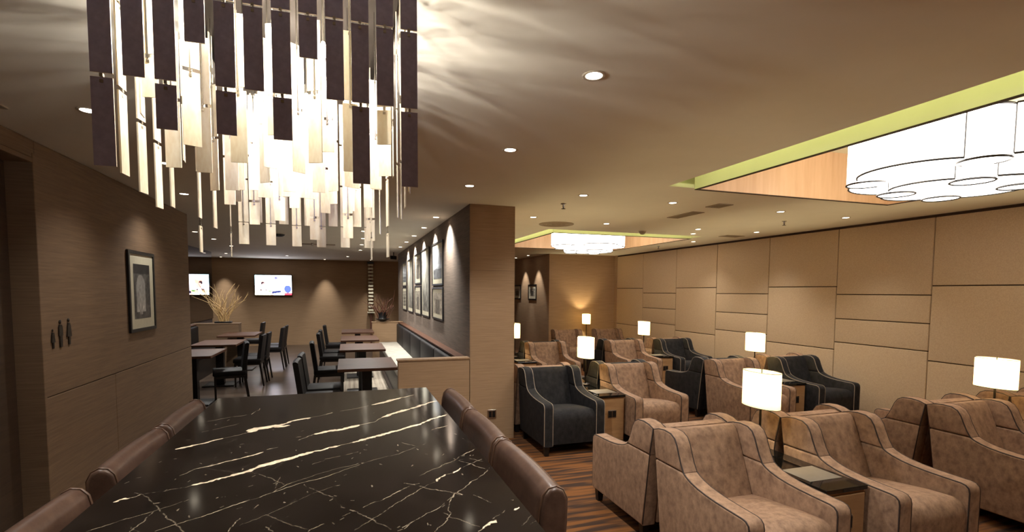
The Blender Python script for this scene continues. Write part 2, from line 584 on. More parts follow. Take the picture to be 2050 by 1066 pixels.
# lounge end walls
struct('wall_lounge_end', box(4.745, 6.9, 11.58, 11.75, 0, CEIL), M['grass_x'])
struct('wall_hall_right', box(4.745, 4.9, 11.75, YB, 0, CEIL), M['grass_x'])
struct('wall_hall_end', box(1.8, 4.95, YB, YB + 0.15, 0, CEIL), M['grass_x'])
struct('wall_front', box(-3.35, 7.0, -2.75, -2.6, 0, CEIL), M['grass_dark'])
# right wall: padded panels with recessed joints
wr = struct('wall_right', box(XR + 0.03, XR + 0.2, -2.6, 11.75, 0, CEIL), M['reveal'])
ycols = [11.47, 10.28, 9.03, 7.81, 6.585, 5.37, 4.15, 2.93, 1.71, 0.49, -0.73]
JA, JB = [1.75, 0.86], [1.64, 1.30, 0.97]
for i in range(len(ycols) - 1):
    zz = [CEIL - 0.03] + (JA if i % 2 == 0 else JB) + [0.0]
    for a, b in zip(zz[:-1], zz[1:]):
        bm = bmesh.new()
        add_box(bm, XR, XR + 0.03, ycols[i + 1] + 0.005, ycols[i] - 0.005, b + 0.005, a - 0.005, 0.009, 3)
        obj('panel', bm, M['panel'], wr, 40)
struct('trim_2', box(XR - 0.012, XR + 0.02, 11.47, 11.58, 0, CEIL), M['grass_x'])

# ================================================================== ARMCHAIRS
ARM_LOW = [(-.41, .10), (-.41, .485), (-.404, .512), (-.386, .529), (-.36, .535), (-.25, .538), (-.16, .542), (-.09, .548), (-.02, .558), (.04, .573), (.078, .588), (.099, .600), (.382, .600), (.315, .10)]
WING = [(.102, .603), (.128, .645), (.15, .695), (.17, .745), (.195, .782), (.235, .803), (.30, .808), (.36, .801), (.412, .783), (.3825, .603)]
BACK = [(.14, .28), (.172, .40), (.300, .735), (.318, .770), (.338, .788), (.368, .790), (.406, .780), (.315, .11), (.14, .11)]
W2, AT = 0.34, 0.105
PIPE_PATH = [(-.41, .11), (-.41, .485), (-.404, .512), (-.386, .529), (-.36, .535), (-.25, .538), (-.16, .542), (-.09, .548), (-.02, .558), (.04, .573), (.078, .588), (.101, .602), (.128, .645), (.15, .695), (.17, .745), (.195, .782), (.235, .803), (.30, .808), (.36, .801), (.412, .783), (.38, .600), (.315, .11)]

def inset_path(path, d):
    out = []
    for i, p in enumerate(path):
        a = Vector(path[max(i - 1, 0)]); b = Vector(path[min(i + 1, len(path) - 1)])
        t = (b - a).normalized()
        n = Vector((t.y, -t.x))
        out.append((p[0] + n.x * d, p[1] + n.y * d))
    return out

def seat_bm():
    bm = bmesh.new()
    nx = 12
    x0, x1 = -W2 + AT + 0.002, W2 - AT - 0.002
    def prof(c):
        h = 0.028 * c
        return [(-.395, .115), (-.399 - .008 * c, .25), (-.401 - .010 * c, .36), (-.394 - .008 * c, .395 + .3 * h), (-.372, .426 + .6 * h), (-.33, .440 + .9 * h), (-.22, .432 + h), (-.10, .418 + h), (.06, .400 + .7 * h), (.18, .380), (.15, .115)]
    rows = []
    for i in range(nx + 1):
        t = i / nx
        c = max(0.0, math.sin(PI * t)) ** 0.55
        rows.append([bm.verts.new((x0 + (x1 - x0) * t, y, z)) for y, z in prof(c)])
    for a, b in zip(rows[:-1], rows[1:]):
        n = len(a)
        for k in range(n):
            bm.faces.new((a[k], b[k], b[(k + 1) % n], a[(k + 1) % n]))
    bm.faces.new(rows[0]); bm.faces.new(rows[-1][::-1])
    return bm

def build_armchair(vel, pipe, label, group):
    t = thing('armchair', label, 'armchair', group=group)
    for s in (-1, 1):
        xo, xi = s * W2, s * (W2 - AT)
        bm = bmesh.new(); add_prism_x(bm, ARM_LOW, min(xo, xi), max(xo, xi), 0.014, 3)
        arm = obj('arm', bm, vel, t, 35)
        bm = bmesh.new(); add_prism_x(bm, WING, min(xo, xi), max(xo, xi), 0.014, 3)
        obj('wing', bm, vel, t, 35)
        bm = bmesh.new()
        pth = inset_path(PIPE_PATH, 0.004)
        add_tube(bm, [(xo - s * 0.007, y, z) for y, z in pth], 0.0048, 6)
        obj('piping', bm, pipe, arm, 60)
        bm = bmesh.new()
        add_tube(bm, [(xi + s * 0.007, y, z) for y, z in pth[:-2]], 0.0048, 6)
        obj('piping', bm, pipe, arm, 60)
    bm = bmesh.new(); add_prism_x(bm, BACK, -W2 + AT + 0.001, W2 - AT - 0.001, 0.012, 3)
    obj('backrest', bm, vel, t, 35)
    obj('seat', seat_bm(), vel, t, 50)
    for sx in (-1, 1):
        for sy in (-1, 1):
            bm = bmesh.new()
            x, y = sx * (W2 - .045), (-.365 if sy < 0 else .27)
            a, b = .027, .019
            v = [bm.verts.new((x + i * b, y + j * b, 0.0)) for i, j in ((-1, -1), (1, -1), (1, 1), (-1, 1))]
            w = [bm.verts.new((x + i * a, y + j * a, 0.104)) for i, j in ((-1, -1), (1, -1), (1, 1), (-1, 1))]
            bm.faces.new(v[::-1]); bm.faces.new(w)
            for k in range(4):
                bm.faces.new((v[k], v[(k + 1) % 4], w[(k + 1) % 4], w[k]))
            obj('leg', bm, M['black_wood'], t)
    return t

CX = {1: 2.185, 2: 3.215, 3: 4.73, 4: 5.76}
RY = {'A': 2.325, 'B': 3.153, 'C': 5.01, 'D': 5.838, 'E': 7.69, 'F': 8.518, 'G': 10.24}
CHAIRS = [
    ('A', 1, 't', 'tan velvet armchair nearest the camera, facing it, left of the nearest lit lamp'),
    ('A', 2, 't', 'tan velvet armchair in the nearest row, right of the nearest lit lamp, lamp-lit wing'),
    ('A', 3, 't', 'tan velvet armchair at the right frame edge, left of the rightmost lamp, facing the camera'),
    ('A', 4, 't', 'pinkish tan velvet armchair at the right frame edge, behind the rightmost lamp, mostly cut off'),
    ('B', 1, 't', 'tan velvet armchair turned away, back to back with the nearest armchair, on the striped carpet'),
    ('B', 2, 't', 'tan velvet armchair turned away, its yellow-lit wing just behind the nearest lit lamp'),
    ('B', 3, 't', 'tan velvet armchair turned away in the gap before the rightmost lamp, its long side visible'),
    ('B', 4, 't', 'tan velvet armchair turned away, only its top rim visible behind the rightmost lamp'),
    ('C', 1, 'd', 'charcoal velvet armchair with grey piping beside the column, facing the camera'),
    ('C', 2, 't', 'tan velvet armchair with pinkish seat right of the charcoal armchair by the column'),
    ('C', 3, 't', 'tan velvet armchair right behind the nearest lit lamp shade, facing the camera'),
    ('C', 4, 'd', 'charcoal velvet armchair against the padded wall, second row, facing the camera'),
    ('D', 1, 't', 'tan velvet armchair turned away, its rim showing above the charcoal armchair by the column'),
    ('D', 2, 'd', 'charcoal velvet armchair turned away, its grey side beside the lamp nearest the column'),
    ('D', 3, 'd', 'near-black velvet armchair turned away, arm and side seen in the gap between two tan armchairs'),
    ('D', 4, 't', 'pinkish tan velvet armchair turned away, only its rim showing below the mid-wall lamp'),
    ('E', 2, 't', 'tan velvet armchair in the third row, just right of the column, facing the camera'),
    ('E', 3, 't', 'tan velvet armchair in the third row, left of the charcoal one, facing the camera'),
    ('E', 4, 'd', 'charcoal velvet armchair in the third row against the padded wall, facing the camera'),
    ('F', 2, 'd', 'charcoal velvet armchair turned away, dark wing behind the third-row chair by the column'),
    ('F', 3, 'd', 'charcoal velvet armchair turned away, blue-grey side left of the third-row middle armchair'),
    ('F', 4, 't', 'pale tan velvet armchair turned away, its lit side under the third-row lamp'),
    ('G', 3, 't', 'tan velvet armchair in the farthest row, left of the farthest lamp'),
    ('G', 4, 't', 'tan velvet armchair in the farthest row, right of the farthest lamp'),
]
protos = {}
for row, c, kind, lab in CHAIRS:
    loc = (CX[c] + (0.02 if row == 'G' else (-.05 if row in 'AB' and c > 2 else 0)), RY[row], 0)
    rz = 0.0 if row in 'ACEG' else PI
    grp = 'lounge armchairs in back-to-back rows'
    if kind not in protos:
        p = build_armchair(M['tan'] if kind == 't' else M['dark_velvet'], M['pipe_dark'] if kind == 't' else M['pipe_light'], lab, grp)
        p.location = loc
        p.rotation_euler = (0, 0, rz)
        protos[kind] = p
    else:
        copy_tree(protos[kind], loc, rz, lab)

# ================================================================== SIDE CONSOLES + TABLE LAMPS
def build_console(label, y0, y1):
    t = thing('side_table', label, 'side table', group='consoles between the armchairs')
    hx = 0.155
    obj('body', box(-hx, hx, y0 + .012, y1 - .012, 0.03, 0.52, 0.003, 1), M['veneer_dark'], t)
    obj('plinth', box(-hx + .02, hx - .02, y0 + .05, y1 - .05, 0.0, 0.03), M['black'], t)
    for yy, s in ((y0, 1), (y1, -1)):
        f = obj('front_panel', box(-hx + .012, hx - .012, min(yy, yy + s * .012), max(yy, yy + s * .012), 0.05, 0.50, 0.002, 1), M['veneer_dark'], t)
        obj('socket_plate', box(-.05, .05, min(yy, yy - s * .006), max(yy, yy - s * .006), 0.30, 0.385, 0.002, 1), M['chrome'], f)
        bm = bmesh.new()
        for k in (-1, 1):
            add_box(bm, k * .024 - .019, k * .024 + .019, min(yy - s * .006, yy - s * .009), max(yy - s * .006, yy - s * .009), 0.31, 0.375)
        obj('socket', bm, M['black'], f)
    obj('glass_top', box(-hx - .004, hx + .004, y0 - .004, y1 + .004, 0.52, 0.545, 0.003, 2), M['black_glass'], t)
    obj('tray', box(-hx + .03, hx - .03, y0 + .13, y0 + .34, 0.545, 0.5465), M['grey_tray'], t)
    return t
M['veneer_dark'] = mat('tan console veneer', (176, 138, 98), 0.45, noise=(4, 4, 30), rgb2=(152, 116, 80))

def shade_bm(a, b, z0, z1, n=40):
    bm = bmesh.new()
    add_lathe(bm, [(1.0, z0), (1.0, (z0 + z1) / 2), (1.0, z1)], n, 0, 0, a, b, cap=False)
    return bm

def build_lamp(label):
    t = thing('table_lamp', label, 'lamp', group='oval shade table lamps')
    bm = bmesh.new(); add_lathe(bm, [(.0, .0), (.058, .0), (.058, .010), (.05, .016), (.012, .02), (.0, .02)], 24, cap=False)
    obj('base', bm, M['bronze'], t, 40)
    bm = bmesh.new(); add_tube(bm, [(0, 0, .018), (0, 0, .50)], .008, 10)
    obj('pole', bm, M['bronze'], t, 60)
    sh = obj('lamp_shade', shade_bm(.082, .150, .325, .572), M['shade'], t, 60)
    for z in (.327, .570):
        bm = bmesh.new()
        add_tube(bm, [(.083 * math.cos(2 * PI * i / 40), .151 * math.sin(2 * PI * i / 40), z) for i in range(40)], .0024, 5, closed=True)
        obj('rim', bm, M['pipe_dark'], sh, 60)
    bm = bmesh.new()
    for k in range(3):
        ang = 2 * PI * k / 3 + PI / 2
        add_tube(bm, [(0, 0, .55), (.080 * math.cos(ang), .147 * math.sin(ang), .55)], .002, 5)
    add_tube(bm, [(0, 0, .50), (0, 0, .583)], .004, 6)
    obj('shade_frame', bm, M['bronze'], sh)
    bm = bmesh.new(); add_lathe(bm, [(.004, .40), (.018, .40), (.022, .415), (.022, .425), (.012, .435)], 14)
    obj('light_bulb', bm, M['glow'], t, 60)
    return t

JOINTS = [
    ('AB', 2.737, 1, 'veneer console with black glass top and grey tray between the two nearest armchairs', 'lit oval lamp nearest the camera, yellow-white shade between the two nearest armchairs'),
    ('AB', 2.737, 2, 'veneer console at the right frame edge under the rightmost lamp', 'lit oval lamp at the right frame edge, before the padded wall'),
    ('CD', 5.422, 1, 'veneer console with a socket, between the charcoal armchair by the column and the tan one', 'lit oval lamp above the charcoal armchair by the column'),
    ('CD', 5.422, 2, 'veneer console with a socket, beside the second-row charcoal armchair at the padded wall', 'lit oval lamp in the middle before the padded wall, above the nearest lamp'),
    ('EF', 8.102, 1, 'veneer console half hidden by the column, third row', 'lit oval lamp half hidden by the column edge'),
    ('EF', 8.102, 2, 'veneer console beside the third-row charcoal armchair', 'lit oval lamp above the third-row charcoal armchair'),
    ('G', 11.24, 2, 'small veneer console against the end wall behind the farthest armchairs', 'farthest lit oval lamp throwing a cone of light on the end wall'),
]
con0 = lamp0 = None
for row, yj, pair, l1, l2 in JOINTS:
    x = (CX[1] + CX[2]) / 2 if pair == 1 else (CX[3] + CX[4]) / 2 - 0.03
    xc = x if pair == 1 else x + 0.03
    if row == 'G':
        x = xc = 5.60
    elif row == 'AB' and pair == 2:
        x, xc = x - .05, xc - .05
    if con0 is None:
        con0 = build_console(l1, -.65, .65); con0.location = (xc, yj, 0)
        lamp0 = build_lamp(l2); lamp0.location = (x, yj, .547)
        lp = lamp0
    else:
        if row == 'G':
            con1 = build_console(l1, -.26, .26); con1.location = (xc, yj, 0)
        else:
            copy_tree(con0, (xc, yj, 0), 0, l1)
        lp = copy_tree(lamp0, (x, yj, .547), 0, l2)
    point('lamp_light', lp, (0, 0, .475), P_LAMP, (1.0, .80, .45), .032)

# ================================================================== BAR TABLE
TX0, TX1, TY0, TY1, TZ = -0.683, 0.466, 0.80, 3.145, 1.05
VEINS = [(20.8,1,[(-0.619,2.17),(-0.55,2.218),(-0.487,2.275)]),
(7.5,0.45,[(-0.487,2.275),(-0.446,2.308),(-0.401,2.341)]),
(54.8,1,[(-0.402,2.349),(-0.382,2.4),(-0.345,2.406),(-0.31,2.43),(-0.283,2.439)]),
(35.6,1,[(-0.308,2.412),(-0.28,2.412),(-0.253,2.412)]),
(20.6,1,[(-0.284,2.448),(-0.244,2.491),(-0.173,2.537)]),
(9.2,0.5,[(-0.173,2.537),(-0.119,2.572),(-0.074,2.6)]),
(17.6,0.9,[(-0.101,2.587),(-0.072,2.61)]),
(9.7,0.5,[(-0.037,2.633),(0.045,2.676),(0.124,2.736)]),
(33.6,1,[(0.124,2.736),(0.197,2.79),(0.247,2.842),(0.288,2.872)]),
(25.2,0.9,[(0.288,2.872),(0.366,2.935)]),
(8.1,0.7,[(-0.19,2.164),(-0.152,2.219),(-0.13,2.243)]),
(37.2,1,[(-0.134,2.236),(-0.088,2.262),(-0.027,2.284),(0.044,2.331)]),
(12.6,0.7,[(0.044,2.331),(0.118,2.373),(0.156,2.449)]),
(29.2,1,[(0.156,2.449),(0.231,2.53),(0.301,2.582)]),
(22.4,0.95,[(0.301,2.582),(0.387,2.67),(0.458,2.74)]),
(6.2,0.7,[(-0.52,1.855),(-0.487,1.913)]),
(25.7,0.9,[(-0.487,1.913),(-0.443,1.935),(-0.405,1.966),(-0.363,1.984)]),
(13.4,1,[(-0.363,1.984),(-0.326,2.016),(-0.3,2.045)]),
(9.7,0.7,[(-0.292,2.067),(-0.275,2.075)]),
(6.2,0.5,[(-0.275,2.075),(-0.256,2.088)]),
(7.0,0.6,[(-0.476,1.74),(-0.446,1.756)]),
(14.3,1,[(-0.459,1.752),(-0.413,1.776),(-0.366,1.803)]),
(22.3,1,[(-0.373,1.8),(-0.313,1.834),(-0.292,1.878)]),
(36.7,1,[(-0.296,1.869),(-0.231,1.913),(-0.184,1.938)]),
(28.5,1,[(-0.192,1.934),(-0.165,1.961),(-0.122,1.99)]),
(17.8,1,[(-0.122,1.99),(-0.036,2.041)]),
(9.3,0.8,[(-0.036,2.041),(0.02,2.072)]),
(24.7,1,[(0.02,2.072),(0.095,2.121),(0.182,2.18),(0.268,2.246),(0.315,2.281)]),
(18.4,1,[(0.315,2.281),(0.362,2.337),(0.456,2.41)]),
(8.8,0.8,[(0.338,2.157),(0.378,2.187)]),
(14.8,0.9,[(0.37,2.181),(0.422,2.208)]),
(6.6,0.6,[(-0.461,1.436),(-0.428,1.46),(-0.37,1.495)]),
(10.2,0.75,[(-0.37,1.495),(-0.327,1.534),(-0.271,1.576)]),
(9.1,0.6,[(-0.293,1.558),(-0.258,1.583),(-0.22,1.613)]),
(7.1,0.55,[(-0.22,1.613),(-0.181,1.674),(-0.125,1.719)]),
(6.7,0.45,[(-0.125,1.719),(-0.041,1.775)]),
(5.9,0.35,[(-0.041,1.775),(0.055,1.814),(0.171,1.87),(0.284,1.963)]),
(8.2,0.65,[(-0.22,1.613),(-0.147,1.668),(-0.091,1.695),(-0.037,1.734)]),
(5.0,0.5,[(-0.037,1.734),(0.014,1.779),(0.054,1.809)]),
(14.6,0.8,[(0.044,1.806),(0.058,1.813)]),
(3.7,0.6,[(-0.101,1.323),(-0.092,1.332)]),
(5.2,0.8,[(-0.092,1.332),(-0.065,1.355)]),
(3.4,0.5,[(-0.016,1.388),(0.007,1.403)]),
(3.6,0.5,[(0.035,1.428),(0.07,1.456),(0.085,1.462)]),
(8.1,0.9,[(0.085,1.462),(0.15,1.522)]),
(5.9,0.7,[(0.15,1.522),(0.187,1.556),(0.208,1.562)]),
(2.3,0.35,[(0.008,1.292),(0.056,1.344)]),
(4.0,0.7,[(0.056,1.344),(0.08,1.371),(0.105,1.406),(0.149,1.453),(0.185,1.487),(0.209,1.52),(0.264,1.567)]),
(8.7,1,[(0.264,1.567),(0.306,1.609)]),
(6.0,0.7,[(0.306,1.609),(0.326,1.618)]),
(9.4,1,[(0.326,1.618),(0.366,1.655)]),
(7.9,0.9,[(0.373,1.663),(0.402,1.691)]),
(5.0,0.6,[(0.402,1.691),(0.453,1.725)]),
(3.5,0.6,[(0.115,1.258),(0.134,1.275)]),
(4.9,0.85,[(0.134,1.275),(0.154,1.292)]),
(3.5,0.7,[(0.154,1.292),(0.203,1.342)]),
(5.1,0.8,[(0.203,1.342),(0.228,1.354),(0.257,1.39)]),
(3.8,0.7,[(0.266,1.402),(0.299,1.448),(0.336,1.485),(0.376,1.532),(0.418,1.575),(0.455,1.633)]),
(3.5,0.85,[(0.203,1.228),(0.222,1.253)]),
(2.4,0.7,[(0.222,1.253),(0.255,1.303),(0.263,1.364),(0.278,1.412),(0.299,1.448)]),
(2.2,0.4,[(0.242,1.327),(0.255,1.303),(0.291,1.255),(0.315,1.218)]),
(5.3,0.7,[(0.164,1.576),(0.192,1.555),(0.233,1.508),(0.278,1.47)]),
(3.2,0.4,[(0.278,1.47),(0.314,1.435)]),
(5.7,0.8,[(0.309,1.453),(0.319,1.434)]),
(4.8,0.7,[(0.346,1.422),(0.367,1.385)]),
(2.5,0.5,[(0.367,1.385),(0.381,1.355)]),
(5.6,0.8,[(0.308,1.195),(0.333,1.218)]),
(9.5,1,[(0.319,1.206),(0.333,1.218),(0.347,1.229)]),
(12.5,1,[(0.345,1.232),(0.36,1.237)]),
(4.8,0.8,[(0.36,1.252),(0.387,1.278)]),
(2.6,0.4,[(0.387,1.278),(0.409,1.294)]),
(7.7,1,[(0.433,1.284),(0.452,1.291)]),
(3.4,0.4,[(0.213,1.624),(0.247,1.652)]),
(4.8,0.55,[(0.247,1.652),(0.293,1.688),(0.355,1.738),(0.391,1.785)]),
(7.5,0.7,[(0.391,1.785),(0.456,1.844)]),
(5.3,0.55,[(0.375,1.727),(0.407,1.679),(0.442,1.616)]),
(4.5,0.4,[(0.409,1.75),(0.451,1.703)]),
(2.3,0.35,[(-0.134,1.655),(-0.093,1.593)]),
(4.1,0.6,[(-0.093,1.593),(-0.066,1.557),(-0.046,1.524)]),
(1.5,0.25,[(-0.046,1.524),(-0.019,1.445)]),
(5.8,0.7,[(-0.022,1.446),(-0.01,1.438)]),
(5.8,0.8,[(0.0,1.422),(0.015,1.407)]),
(2.9,0.6,[(0.015,1.407),(0.058,1.343),(0.1,1.271)]),
(2.5,0.6,[(-0.601,1.735),(-0.571,1.706),(-0.541,1.66),(-0.518,1.621),(-0.491,1.578),(-0.463,1.521),(-0.428,1.474),(-0.391,1.411)]),
(13.1,1,[(-0.632,1.674),(-0.622,1.692),(-0.602,1.694)]),
(8.5,0.8,[(-0.602,1.694),(-0.59,1.697),(-0.579,1.713)]),
(4.6,0.4,[(-0.579,1.713),(-0.523,1.723),(-0.478,1.741)]),
(5.1,0.55,[(-0.623,1.484),(-0.601,1.502),(-0.565,1.532)]),
(6.9,0.75,[(-0.575,1.523),(-0.555,1.544)]),
(5.2,0.5,[(-0.565,1.532),(-0.513,1.562),(-0.492,1.582),(-0.44,1.629)]),
(2.7,0.55,[(-0.519,1.451),(-0.508,1.505),(-0.503,1.575)]),
(8.3,0.7,[(-0.521,1.629),(-0.508,1.632)]),
(10.5,0.45,[(-0.613,2.593),(-0.55,2.641),(-0.444,2.69),(-0.42,2.815)]),
(8.2,0.35,[(-0.606,2.395),(-0.531,2.453),(-0.468,2.513)]),
(8.6,0.6,[(0.202,2.009),(0.246,1.955)]),
(6.6,0.4,[(-0.081,1.889),(-0.031,1.908),(0.036,1.942)]),
(6.0,0.45,[(-0.12,1.846),(-0.081,1.872)]),
(3.2,0.45,[(-0.284,1.801),(-0.251,1.762),(-0.216,1.715),(-0.191,1.673)]),
(1.6,0.35,[(-0.209,1.745),(-0.212,1.65)]),
(2.4,0.5,[(-0.244,1.536),(-0.25,1.503)]),
(3.1,0.28,[(-0.267,1.412),(-0.235,1.438),(-0.171,1.499),(-0.098,1.579),(-0.026,1.622)]),
(1.9,0.35,[(-0.218,1.467),(-0.144,1.373),(-0.096,1.336)]),
(1.9,0.45,[(-0.204,1.384),(-0.18,1.345)]),
(2.4,0.5,[(-0.287,1.379),(-0.278,1.457)]),
(4.8,0.65,[(0.125,1.275),(0.161,1.299)])]
def marble_colors(nx, ny):
    rs = np.random.RandomState(3)
    xs = np.linspace(TX0, TX1, nx + 1); ys = np.linspace(TY0, TY1, ny + 1)
    X, Y = np.meshgrid(xs, ys)
    base = lin((25, 21, 19))
    n1 = smooth_noise(rs, ny + 1, nx + 1, (40, 20)); n2 = smooth_noise(rs, ny + 1, nx + 1, (160, 80)); n3 = smooth_noise(rs, ny + 1, nx + 1, (14, 7))
    n4 = smooth_noise(rs, ny + 1, nx + 1, (60, 30)) * .6 + smooth_noise(rs, ny + 1, nx + 1, (240, 120)) * .4
    amt = np.zeros_like(X)
    jx = (smooth_noise(rs, ny + 1, nx + 1, (90, 45)) - .5) * .012 + (smooth_noise(rs, ny + 1, nx + 1, (300, 150)) - .5) * .007
    jy = (smooth_noise(rs, ny + 1, nx + 1, (90, 45)) - .5) * .012 + (smooth_noise(rs, ny + 1, nx + 1, (300, 150)) - .5) * .007
    def draw(pts, w, inten, jit=1.0, taper=True, broken=False):
        L = 0.0
        for a, b in zip(pts[:-1], pts[1:]):
            L += math.hypot(b[0] - a[0], b[1] - a[1])
        s0 = 0.0
        for a, b in zip(pts[:-1], pts[1:]):
            l = math.hypot(b[0] - a[0], b[1] - a[1])
            if l < 1e-6:
                continue
            pad = w + .02
            i0 = max(0, int((min(a[0], b[0]) - pad - TX0) / (TX1 - TX0) * nx)); i1 = min(nx + 1, int((max(a[0], b[0]) + pad - TX0) / (TX1 - TX0) * nx) + 2)
            k0 = max(0, int((min(a[1], b[1]) - pad - TY0) / (TY1 - TY0) * ny)); k1 = min(ny + 1, int((max(a[1], b[1]) + pad - TY0) / (TY1 - TY0) * ny) + 2)
            if i1 <= i0 or k1 <= k0:
                s0 += l
                continue
            x = X[k0:k1, i0:i1] + jx[k0:k1, i0:i1] * jit; y = Y[k0:k1, i0:i1] + jy[k0:k1, i0:i1] * jit
            ux, uy = (b[0] - a[0]) / l, (b[1] - a[1]) / l
            t = np.clip((x - a[0]) * ux + (y - a[1]) * uy, 0, l)
            d = np.hypot(x - a[0] - ux * t, y - a[1] - uy * t)
            f = (s0 + t) / max(L, 1e-6)
            hw = w / 2 * (np.clip(np.minimum(f, 1 - f) * 5 + .45, 0, 1) if taper else 1.0)
            v = np.clip((hw - d) / .0012 + .5, 0, 1) * inten * (0.72 + .55 * n2[k0:k1, i0:i1])
            if broken:
                v = v * np.clip((n4[k0:k1, i0:i1] - .18) * 2.6, .12, 1)
            amt[k0:k1, i0:i1] = np.maximum(amt[k0:k1, i0:i1], v)
            s0 += l
    for w, i, pts in VEINS:
        draw(pts, max(.0012, w * .001 * (.72 if i > .9 else .28)), i ** 1.5 if i > .9 else i * .85, 1.0 if i > .9 else .55, True, i <= .9)
    # the rest of the slab, nearer than the photo shows, and fine hairlines everywhere
    r = random.Random(5)
    for k in range(46):
        x, y = r.uniform(TX0, TX1), r.uniform(TY0, TY1)
        a = r.choice([0.75, 0.9, 2.3, -.6, 1.1]) + r.uniform(-.3, .3)
        pts = [(x, y)]
        for s in range(r.randint(2, 6)):
            a += r.uniform(-.3, .3)
            x += math.cos(a) * .035; y += math.sin(a) * .035
            pts.append((x, y))
        draw(pts, .0014, r.uniform(.05, .13) if y > 1.15 else r.uniform(.15, .4), 1.0, True)
    for k in range(120):
        x, y = r.uniform(TX0, TX1), r.gauss(1.75, .5)
        draw([(x, y), (x + r.uniform(-.008, .012), y + r.uniform(0, .014))], r.uniform(.0012, .003), r.uniform(.1, .45), .5, False)
    col = base[None, None, :] * (0.65 + .5 * n1 + .4 * n3)[:, :, None]
    vein = lin((232, 212, 184))
    return col * (1 - amt[:, :, None]) + vein[None, None, :] * amt[:, :, None]

bt = thing('bar_table', 'long bar table with a white-veined black marble top under the chandelier', 'table', ((TX0 + TX1) / 2, (TY0 + TY1) / 2, 0))
cx, cy = bt.location.x, bt.location.y
nx, ny = 540, 1040
P = np.zeros((ny + 1, nx + 1, 3))
P[:, :, 0], P[:, :, 1] = np.meshgrid(np.linspace(TX0 - cx, TX1 - cx, nx + 1), np.linspace(TY0 - cy, TY1 - cy, ny + 1))
P[:, :, 2] = TZ
top = link('marble_top', color_grid('marble_top', nx, ny, P, marble_colors(nx, ny), M['marble']), bt)
M['marble_plain'] = mat('black marble edge', (38, 31, 27), 0.1, noise=(5, 5, 5), rgb2=(30, 24, 21))
obj('slab', box(TX0 - cx, TX1 - cx, TY0 - cy, TY1 - cy, TZ - .03, TZ - .0004), M['marble_plain'], bt)
obj('apron', box(TX0 - cx + .10, TX1 - cx - .10, TY0 - cy + .08, TY1 - cy - .08, TZ - .12, TZ - .03), M['black_wood'], bt)
for s in (-1, 1):
    obj('pedestal', box(-.20, .20, s * .80 - .16, s * .80 + .16, .03, TZ - .12, .01, 2), M['black_wood'], bt)
    obj('foot', box(-.2, .2, s * .80 - .22, s * .80 + .22, 0, .03, .006, 2), M['black_wood'], bt)

# ================================================================== BAR STOOLS
def build_stool(label):
    """faces -x (toward the table on its left); origin on the floor under the seat"""
    t = thing('bar_stool', label, 'bar stool', group='leather bar stools at the marble table')
    hw = .272
    # back: rounded slab, profile in (x,z) swept along y
    prof = [(.155, .70), (.168, .90), (.176, .99), (.186, 1.032), (.204, 1.052), (.228, 1.056), (.250, 1.044), (.264, 1.015), (.262, .94), (.245, .70)]
    bm = bmesh.new()
    ns = 10
    rows = []
    for i in range(ns + 1):
        s = -1 + 2 * i / ns
        bow = -.012 * s * s
        rows.append([bm.verts.new((x + bow, s * hw, z)) for x, z in prof])
    for a, b in zip(rows[:-1], rows[1:]):
        n = len(a)
        for k in range(n):
            bm.faces.new((a[k], a[(k + 1) % n], b[(k + 1) % n], b[k]))
    f0 = bm.faces.new(rows[0][::-1]); f1 = bm.faces.new(rows[-1])
    bmesh.ops.recalc_face_normals(bm, faces=bm.faces)
    bmesh.ops.bevel(bm, geom=list(set(f0.edges) | set(f1.edges)), offset=.012, segments=3, profile=.5, affect='EDGES', clamp_overlap=True)
    bk = obj('backrest', bm, M['leather'], t, 40)
    bm = bmesh.new()
    for s in (-1, 1):
        bm = bmesh.new()
        add_tube(bm, [(x - .012 + (0.0006 if x > .21 else -.0006), s * (hw - .013), z + (.0008 if z > 1.03 else 0)) for x, z in prof], .0042, 6)
        obj('piping', bm, M['leather_pipe'], bk, 60)
    bm = bmesh.new(); add_box(bm, -.22, .19, -.25, .25, .66, .76, .03, 4)
    obj('seat', bm, M['leather'], t, 40)
    bm = bmesh.new(); add_box(bm, -.20, .20, -.23, .23, .60, .66)
    obj('seat_frame', bm, M['black_wood'], t)
    for sx in (-1, 1):
        for sy in (-1, 1):
            bm = bmesh.new()
            add_box(bm, sx * .18 - .02, sx * .18 + .02, sy * .21 - .02, sy * .21 + .02, 0, .60, .003, 1)
            obj('leg', bm, M['black_wood'], t)
    obj('footrest', box(-.19, -.165, -.19, .19, .22, .245, .003, 1), M['chrome'], t)
    return t
st0 = build_stool('brown leather bar stool on the right side of the marble table, nearest the camera')
st0.location = (.385, 1.655, 0)
copy_tree(st0, (.385, 2.215, 0), 0, 'brown leather bar stool on the right side of the marble table, middle of three')
copy_tree(st0, (.385, 2.775, 0), 0, 'brown leather bar stool right of the marble table, farthest, by the low wall')
copy_tree(st0, (-.57, 1.545, 0), PI, 'brown leather bar stool left of the marble table, cut by the lower frame edge')
copy_tree(st0, (-.57, 2.245, 0), PI, 'brown leather bar stool on the left side of the marble table, middle of three')
copy_tree(st0, (-.57, 2.84, 0), PI, 'brown leather bar stool on the left side of the marble table, farthest from the camera')

